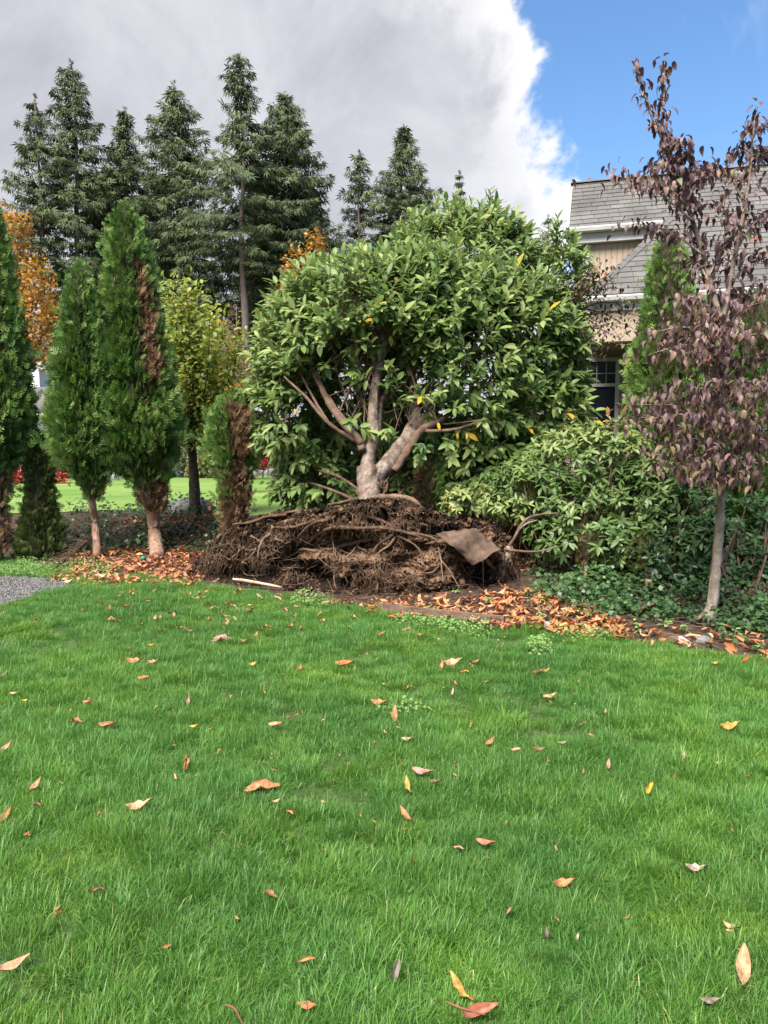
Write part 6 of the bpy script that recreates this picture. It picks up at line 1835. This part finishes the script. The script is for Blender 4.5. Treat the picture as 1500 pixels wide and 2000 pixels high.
LAWN_LEAVES = [
    # px, py, length m, yaw deg (0 = along x), pitch, roll, colour, variant, label
    (898, 1908, .10, 130, .35, .2, 'gold', 2, 'large gold curled leaf at the very front, its yellow tip raised'),
    (938, 1950, .11, 12, .12, .5, 'redbrown', 1, 'rust and tan curled leaf touching the large gold front leaf'),
    (1452, 1866, .135, 62, .40, .1, 'tan', 0, 'big flat tan leaf leaning up near the right front corner'),
    (525, 1724, .075, -35, .1, .3, 'redbrown', 4, 'red brown leaf half sunk in grass left of the front middle'),
    (28, 1866, .09, 40, .05, .2, 'tan', 0, 'tan leaf half buried in the grass by the left edge, nearest one there'),
    (190, 1727, .06, 20, 0, .3, 'brown', 3, 'small brown leaf scrap in the left front grass'),
    (950, 1624, .085, -28, .1, .2, 'redbrown', 0, 'shiny red brown leaf in the middle of the front lawn'),
    (1101, 1699, .085, 12, .05, .6, 'orange', 2, 'thin crinkled orange leaf right of the shiny red brown leaf'),
    (995, 1754, .05, 50, .1, .2, 'pink', 3, 'small pinkish leaf below the shiny red brown leaf'),
    (772, 1876, .08, 80, .25, .4, 'grey', 1, 'folded grey brown leaf left of the large gold front leaf'),
    (1361, 1673, .085, -6, .02, .3, 'pale', 2, 'slim pale leaf lying flat toward the right side'),
    (1431, 1788, .055, -50, .15, .2, 'tan', 2, 'small narrow tan leaf above the big flat tan one'),
    (1389, 1932, .06, 0, 0, .1, 'grey', 0, 'faint grey leaf sunk deep below the big flat tan one'),
    (1322, 1990, .045, 100, .4, .1, 'orange', 4, 'orange leaf tip at the bottom edge right of the middle'),
    (895, 1634, .055, -20, .05, .2, 'pink', 3, 'dull pink leaf left of the shiny red brown leaf'),
    (795, 1522, .09, 105, .55, .3, 'gold', 2, 'curved golden tan leaf standing upright mid lawn'),
    (793, 1577, .10, 125, .25, .1, 'orange', 2, 'slim orange leaf just below the upright golden leaf'),
    (826, 1497, .12, -28, .05, .2, 'pink', 0, 'long pinkish brown leaf just above the upright golden leaf'),
    (852, 1514, .06, -10, .05, .2, 'brown', 1, 'small brown leaf beside the upright golden leaf'),
    (510, 1518, .17, 8, .08, .7, 'orange', 4, 'longest folded orange brown leaf, left of the yellowish grass patch'),
    (361, 1472, .11, 100, .35, .9, 'orange', 3, 'narrow rolled orange leaf standing on end left of the middle'),
    (341, 1501, .05, 120, .2, .2, 'tan', 1, 'small tan leaf under the narrow rolled orange one'),
    (272, 1558, .115, 22, .1, .4, 'tan', 2, 'arched tan leaf on the left of the mid lawn'),
    (69, 1519, .08, 70, .35, .1, 'tan', 0, 'tan pointed leaf tilted up near the left edge'),
    (12, 1447, .085, 60, .4, .1, 'pink', 0, 'broad pale pink leaf at the left edge, upper of two'),
    (8, 1577, .09, 75, .3, .2, 'orange', 0, 'dull orange leaf cut by the left edge, lower of two'),
    (70, 1556, .06, -15, 0, .2, 'brown', 3, 'dark thin leaf right of the two left edge leaves'),
    (566, 1572, .06, -45, .1, .2, 'orange', 3, 'short orange brown leaf below the longest folded leaf'),
    (540, 1549, .04, 30, .1, .2, 'tan', 0, 'tiny tan scrap between the longest leaf and the short one'),
    (380, 1406, .06, 0, .25, .1, 'yellow', 0, 'bright yellow leaf on the left of the lawn'),
    (367, 1358, .075, 95, .8, .1, 'pink', 0, 'coral leaf standing upright above the bright yellow leaf'),
    (147, 1391, .10, -25, .1, .3, 'redbrown', 4, 'dark red brown leaf left of the lawn, first of two'),
    (211, 1403, .11, -10, .1, .3, 'orange', 1, 'orange brown leaf right next to the dark red brown one'),
    (770, 1384, .115, 88, .7, .3, 'orange', 2, 'coral orange upright leaf beside a tuft of clover'),
    (797, 1433, .075, -20, .2, .2, 'tan', 0, 'tan leaf below the coral upright leaf'),
    (741, 1360, .11, -15, .05, .6, 'orange', 2, 'thin orange leaf above the clover tuft'),
    (540, 1404, .09, 0, .05, .3, 'tan', 1, 'tan leaf between the bright yellow leaf and the clover'),
    (675, 1293, .15, -15, .1, .5, 'orange', 1, 'large crumpled orange leaf in the upper middle lawn'),
    (585, 1299, .08, 80, .4, .2, 'redbrown', 0, 'small brown leaf left of the large crumpled orange one'),
    (862, 1295, .09, 80, .5, .3, 'orange', 0, 'orange leaf end of the arched pair in the upper lawn'),
    (884, 1288, .15, 12, .15, .8, 'tan', 2, 'long arched tan leaf of the pair in the upper lawn'),
    (930, 1286, .065, 20, .2, .2, 'orange', 0, 'small square orange leaf right of the arched pair'),
    (908, 1306, .10, -40, .3, .9, 'gold', 3, 'thin golden curl below the arched pair'),
    (1052, 1306, .10, 15, .1, .3, 'brown', 1, 'dark brown leaf under a yellow one by the bare patch'),
    (1066, 1304, .075, 25, .15, .4, 'gold', 2, 'yellow leaf lying on the dark brown one by the bare patch'),
    (1075, 1348, .10, 10, .15, .1, 'tan', 0, 'pale tan leaf right below the bare patch'),
    (958, 1435, .08, 40, .3, .2, 'orange', 0, 'orange leaf in the middle of the right half lawn'),
    (1188, 1479, .07, 70, .35, .2, 'pink', 0, 'pinkish tan upright leaf on the right half lawn'),
    (1425, 1408, .13, 12, .1, .5, 'gold', 2, 'long golden leaf near the right edge of the lawn'),
    (1267, 1526, .085, 55, .3, .5, 'yellow', 1, 'twisted yellow leaf on the right half lawn'),
    (1335, 1467, .08, 60, .3, .3, 'pale', 3, 'pale curled leaf between the long golden and twisted yellow ones'),
    (1405, 1480, .05, 10, .1, .2, 'pale', 2, 'small whitish leaf right of the pale curled one'),
    (1010, 1450, .06, 0, .1, .2, 'tan', 1, 'small tan leaf right of the mid orange one'),
    (1055, 1448, .07, -10, .05, .2, 'brown', 0, 'brownish flat leaf right of the small tan one'),
    (432, 1241, .21, 10, .06, .6, 'pink', 4, 'long pinkish brown leaf, largest in front of the root plate'),
    (265, 1285, .14, -6, .06, .5, 'orange', 2, 'long thin orange leaf on the upper left lawn'),
    (300, 1286, .09, 20, .1, .3, 'tan', 2, 'tan leaf touching the long thin orange one'),
    (283, 1317, .10, 0, .1, .3, 'orange', 1, 'orange brown leaf just under the long thin orange one'),
    (500, 1234, .07, 60, .5, .2, 'orange', 0, 'upright orange leaf right of the long pinkish one'),
    (478, 1246, .08, 0, .05, .3, 'orange', 2, 'flat thin orange leaf below the upright orange one'),
    (824, 1236, .10, -30, .15, .2, 'orange', 0, 'clean orange leaf just in front of the timber edging'),
    (745, 1236, .09, 30, .2, .3, 'orange', 1, 'curled orange leaf left in front of the timber edging'),
    (296, 1254, .06, 0, .1, .2, 'yellow', 0, 'small yellow leaf on the upper left lawn'),
    (495, 1290, .07, 30, .2, .3, 'gold', 2, 'small golden leaf left of the crumpled orange one'),
    (883, 1341, .07, 80, .4, .3, 'pale', 1, 'pale upright leaf below the arched pair'),
    (1457, 1284, .075, 20, .4, .2, 'red', 0, 'vivid red leaf at the right edge of the bed'),
    (1398, 1292, .07, 5, .1, .2, 'gold', 2, 'yellow leaf on grass left of the vivid red one'),
    (1100, 1436, .05, 0, .1, .2, 'pale', 0, 'tiny pale leaf on the right lawn'),
    (214, 1204, .06, 70, .5, .2, 'orange', 0, 'small upright orange leaf on the far left lawn'),
    (70, 1208, .09, 5, .1, .3, 'brown', 3, 'dark leaf near the gravel tip'),
    (28, 1345, .06, 0, .1, .2, 'tan', 0, 'small tan leaf by the left edge of upper lawn'),
    (50, 1357, .05, 10, .1, .2, 'yellow', 2, 'tiny yellow leaf by the left edge of the upper lawn'),
    (172, 1357, .07, -10, .1, .3, 'orange', 1, 'thin orange leaf above the two brown left leaves'),
    (8, 1312, .07, 70, .4, .2, 'pink', 0, 'pink leaf cut by the left edge of the upper lawn'),
    (1128, 1806, .03, 60, .3, .1, 'pale', 0, 'tiny pale chip in the front right grass'),
    (1068, 1798, .04, 80, .3, .1, 'grey', 0, 'small grey chip in the front right grass'),
    (598, 1850, .06, 10, .1, .8, 'orange', 3, 'frayed orange scrap in the left front grass, upper of two'),
    (602, 1938, .06, -15, .1, .8, 'orange', 2, 'frayed orange scrap in the left front grass, lower of two'),
]
for (px, py, L, yaw, pi_, ro, col, var, lab) in LAWN_LEAVES:
    p = gnd(px, py, .075 if py > 1330 else .06)
    p[2] = float(hgt(p[0], p[1])) + (.040 if py > 1330 else .036)
    leaf_thing(p, L * 1.0, math.radians(yaw), pi_, ro * .8, col, var, lab)
# thin dry fronds
for (pts, lab) in (([(872, 1957), (905, 1970), (948, 1982)], 'thin reddish cedar frond just below the large gold front leaf'), ([(440, 1962), (458, 1970), (474, 2000)], 'thin curved reddish stem at the bottom edge left of the middle')):
    m = MB(); P = [gnd(x, y, .08) for x, y in pts]; tube(m, P, [.003, .004, .002], 5, 12, .4, tint=.8)
    tag(m.build('dry_frond', M['rust']), lab, 'frond')
# small leaves thick on the grass just before the root plate
WORD = {'orange': 'orange', 'tan': 'tan', 'brown': 'dark brown', 'redbrown': 'red brown', 'pink': 'pinkish', 'gold': 'golden'}
n = 0
while n < 72:
    px = rng.normal(470, 190); py = 1150 + abs(rng.normal(0, 52))
    p = gnd(px, py, .055)
    if not (120 < px < 1000) or p[1] > border(p[0]) - .03 or (px < 170 and py < 1180): continue
    p[2] = float(hgt(p[0], p[1])) + rng.uniform(.028, .05)
    leaf_thing(p, rng.uniform(.06, .125), rng.random() * 6.28, rng.normal(0, .3), rng.normal(0, .4), (cw := str(rng.choice(['orange', 'tan', 'pink', 'brown', 'gold', 'orange', 'tan']))), int(rng.integers(0, 6)),
               'small ' + WORD[cw] + ' leaf among the many strewn on grass before the root plate', 'small dry leaves on the grass before the root plate')
    n += 1
fk = MB(); k = 900
x = rng.uniform(-4.5, 4.2, k); y = rng.uniform(1.9, 9.0, k)
ok = (y < border(x) - .05) & (np.abs(x) < .52 * y + .8) & ~in_poly(x, y, gp); x, y = x[ok], y[ok]; k = len(x)
for i in range(6):
    m_ = rng.integers(0, 6, k) == i; v, q, t = CURL[i]; kk = int(m_.sum()); a = rng.random(kk) * 6.28
    v2 = v.reshape(7, 5, 3)[::3, ::2].reshape(-1, 3)
    q2 = np.array([[a_ * 3 + b_, a_ * 3 + b_ + 1, a_ * 3 + b_ + 4, a_ * 3 + b_ + 3] for a_ in range(2) for b_ in range(2)])
    P = np.stack([x[m_], y[m_], hgt(x[m_], y[m_]) + rng.uniform(.018, .042, kk)], -1)
    scatter(fk, (v2, q2, t), frames(np.stack([np.cos(a), np.sin(a), rng.normal(0, .4, kk)], -1), np.array([0, 0, 1.0]) + rng.normal(0, .6, (kk, 3))), P, rng.uniform(.012, .042, kk), np.clip(rng.normal(.62, .22, kk), 0, .93))
fk.build('leaf_crumbs', M['litter'], kind='stuff')
# leaves of the litter that show largest
ZONES = [([(150, 1120), (170, 1092), (330, 1092), (400, 1120), (330, 1134), (220, 1134)], 62, 'orange brown leaf in the litter under the tall cedars', 'leaves in the litter under the cedars'),
         ([(760, 1200), (720, 1172), (960, 1178), (1040, 1215), (1000, 1222), (900, 1212)], 40, 'orange brown leaf on the soil between root plate and timber edging', 'leaves between root plate and timber edging'),
         ([(990, 1060), (1030, 1110), (1120, 1180), (1200, 1215), (1100, 1230), (1000, 1205), (970, 1175)], 48, 'orange brown leaf in the litter heap right of the root plate', 'leaves in the heap right of the root plate')]
for poly, k, lab, grp in ZONES:
    pl = np.array(poly, float); c = 0
    while c < k:
        px, py = rng.uniform(pl[:, 0].min(), pl[:, 0].max()), rng.uniform(pl[:, 1].min(), pl[:, 1].max())
        if not in_poly(np.array([px]), np.array([py]), pl)[0]: continue
        p = gnd(px, py, .08); p[2] = float(hgt(p[0], p[1])) + rng.uniform(.03, .07)
        leaf_thing(p, rng.uniform(.10, .16), rng.random() * 6.28, rng.normal(0, .3), rng.normal(0, .4), (cw := str(rng.choice(['orange', 'orange', 'tan', 'redbrown', 'pink', 'tan']))), int(rng.integers(0, 6)), lab.replace('orange brown', WORD[cw]), grp)
        c += 1
# the mass of litter
mb = MB()
LPOLY = [([(90, 1132), (150, 1085), (260, 1050), (420, 1050), (440, 1100), (380, 1140), (230, 1138)], 1500, 0), ([(630, 1172), (740, 1168), (980, 1165), (1000, 1080), (1040, 1100), (1110, 1170), (1210, 1215), (1230, 1238), (1150, 1240), (1000, 1218), (860, 1206), (760, 1190)], 1000, 0),
         ([(1040, 1215), (1150, 1195), (1300, 1215), (1500, 1240), (1520, 1290), (1400, 1275), (1250, 1250), (1100, 1235)], 110, 0)]
for poly, k, _ in LPOLY:
    pl = np.array([gnd(x, y, .05)[:2] for x, y in poly])
    x = rng.uniform(pl[:, 0].min(), pl[:, 0].max(), k * 6); y = rng.uniform(pl[:, 1].min(), pl[:, 1].max(), k * 6)
    ok = in_poly(x, y, pl); x, y = x[ok][:k], y[ok][:k]; kk = len(x)
    P = np.stack([x, y, hgt(x, y) + rng.uniform(.0, .05, kk)], -1)
    a = rng.random(kk) * 6.28
    D = np.stack([np.cos(a), np.sin(a), rng.normal(0, .3, kk)], -1); Nn = np.array([0, 0, 1.0]) + rng.normal(0, .5, (kk, 3))
    R = frames(D, Nn); var = rng.integers(0, 6, kk); S = rng.uniform(.06, .15, kk); tn = np.clip(rng.beta(2.6, 1.9, kk), 0, 1)
    for i in range(6):
        s = var == i; v, q, t = CURL[i]
        v2 = v.reshape(7, 5, 3)[::2, ::2].reshape(-1, 3)
        q2 = np.array([[a_ * 3 + b_, a_ * 3 + b_ + 1, a_ * 3 + b_ + 4, a_ * 3 + b_ + 3] for a_ in range(3) for b_ in range(2)])
        scatter(mb, (v2, q2, t), R[s], P[s], S[s], tn[s])
mb.build('leaf_litter', M['litter'], kind='stuff')
# twigs and chips in the bed
mb = MB()
for _ in range(420):
    px, py = (rng.uniform(640, 1500), 0) if rng.random() < .7 else (rng.uniform(60, 420), 0)
    x = (px - 750) / F * 7.4 if px > 600 else (px - 750) / F * 10.6
    y = border(x) + rng.uniform(.05, 1.3); z = float(hgt(x, y)) + .03
    a = rng.random() * 6.28; L = rng.uniform(.05, .28); p = np.array([x, y, z]); d = np.array([math.cos(a), math.sin(a), rng.normal(0, .12)]) * L
    tube(mb, [p, p + d * .5 + rng.normal(0, .01, 3), p + d], [.004, .003, .0018], 4, 5, tint=float(rng.uniform(.3, 1)))
mb.build('twig_litter', M['fine_root'], kind='stuff')

# ------------------------------------------------------------------ small things in the bed
m = MB(); tube(m, [gnd(455, 1131, .10), gnd(478, 1134, .09), gnd(508, 1139, .07), gnd(550, 1147, .04)], [.014, .02, .018, .012], 8, 18, .15, tint=.5)
tag(m.build('fallen_stick', M['stick']), 'pale peeled stick lying on the lawn edge before the root plate', 'stick')
# timber edging board
p0, p1 = gnd(738, 1192, .03), gnd(985, 1218, .03); d = nrm(p1 - p0); Rb = np.stack([d, np.cross([0, 0, 1], d), [0, 0, 1]], -1)
m = MB(); nn_ = 14
for k in range(2):
    pass
box(m, (p0 + p1) / 2 + np.array([0, .0, .015]), np.linalg.norm(p1 - p0), .045, .11, Rb)
tag(m.build('timber_edging', M['wood'], smooth_=False), 'low weathered timber board edging the bed in front of the root plate', 'edging board')
# fallen branch of brown twigs by the column cedar
T = thing('brush_branch', 'dry brown fallen branch with many twigs beside the slim cedar trunk', 'branch', gnd(140, 1096, .05))
m = MB(); tube(m, [gnd(110, 1106, .06), pt(145, 1078, 10.9), pt(180, 1048, 11.0)], [.02, .016, .008], 6, 10, .2, tint=.4); m.build('branch', M['root'], T)
m = MB()
for _ in range(90):
    f = rng.random(); p = gnd(110, 1106, .06) * (1 - f) + pt(180, 1048, 11.0) * f; e = p + np.array([-rng.uniform(0, .25), rng.normal(0, .12), -rng.uniform(-.04, .16)]); e[2] = max(e[2], .03)
    tube(m, [p, (p + e) / 2 + rng.normal(0, .02, 3), e], [.004, .003, .002], 3, 4, tint=float(rng.uniform(.3, .8)))
m.build('twigs', M['fine_root'], T, kind='stuff')
# dark root lying left of the plate
m = MB(); tube(m, [gnd(325, 1083, .06), gnd(350, 1084, .07), gnd(385, 1083, .1)], [.02, .028, .03], 7, 10, .3, tint=.1)
tag(m.build('dark_root', M['root']), 'dark root lying on the litter between tall cedar trunk and root plate', 'root')
# sprinkler head
c = gnd(280, 1101, .03); T = thing('sprinkler', 'small teal topped sprinkler in the litter under the cedars', 'sprinkler', c)
m = MB(); lathe(m, c, [(.018, -.02), (.018, .05), (.022, .05), (.022, .06)], 12); m.build('riser', M['black'], T)
m = MB(); lathe(m, c + np.array([0, 0, .06]), [(.024, 0), (.032, .01), (.034, .03), (.026, .042), (.01, .046)], 14); m.build('cap', M['teal'], T)
# white marker and pipe
c = gnd(1068, 1232, .0); T = thing('marker_stake', 'small white stake with dark cap at the lawn edge, right of the timber edging', 'stake', c)
m = MB(); box(m, c + np.array([0, 0, .045]), .042, .03, .09, tint=.5); m.build('stake', M['white'], T, smooth_=False)
m = MB(); box(m, c + np.array([0, 0, .105]), .034, .024, .03); m.build('cap', M['black'], T, smooth_=False)
c = gnd(1343, 1258, .03); T = thing('drain_pipe', 'short white pipe end with dark mouth at the lawn edge by the stones', 'pipe', c)
m = MB(); a = np.linspace(0, 6.283, 16, endpoint=False)
V = np.array([[c[0] + r * math.cos(x), c[1] + yy, c[2] + r * math.sin(x)] for r, yy in ((.030, .16), (.030, 0), (.022, 0), (.022, .03)) for x in a])
m.add(V, quads=[[i * 16 + j, i * 16 + (j + 1) % 16, (i + 1) * 16 + (j + 1) % 16, (i + 1) * 16 + j] for i in range(3) for j in range(16)]); m.build('pipe', M['white'], T)
m = MB(); m.add(V[48:], tris=[[0, j, j + 1] for j in range(1, 15)]); m.build('mouth', M['black'], T)  # black disc across the bore stands in for the shade inside the pipe
for i, (px, py, sx, sy, sz, lab, mt) in enumerate([(1328, 1250, .10, .07, .04, 'flat brown stone left of the white pipe end', 'wood'), (1375, 1252, .075, .05, .045, 'grey stone right of the white pipe end', 'stone'), (1405, 1240, .07, .05, .03, 'brown earth lump above the grey stone', 'soil')]):
    c = gnd(px, py, .02); rock('bed_stone', c, sx, sy, sz, lab, 30 + i, 'stones at the lawn edge', mt)
# rusty plate in the ivy
c = gnd(1260, 1196, .06); T = MB(); Rr = np.array(Matrix.Rotation(math.radians(-20), 3, 'Y') @ Matrix.Rotation(math.radians(55), 3, 'X'))
box(T, c + np.array([0, 0, .04]), .24, .012, .11, Rr); tag(T.build('rusty_plate', M['rust'], smooth_=False), 'rusty sheet of metal leaning in the ivy left of the pale trunk', 'metal sheet')
# bare cedar stub
T = MB(); tube(T, [gnd(1268, 1150, 0), pt(1267, 1125, 8.0), pt(1266, 1112, 8.0)], [.05, .045, .035], 9, 10, .3)
tag(T.build('cedar_stub', M['dark_bark']), 'brown bare stub of a cut stem standing in the ivy', 'stump')
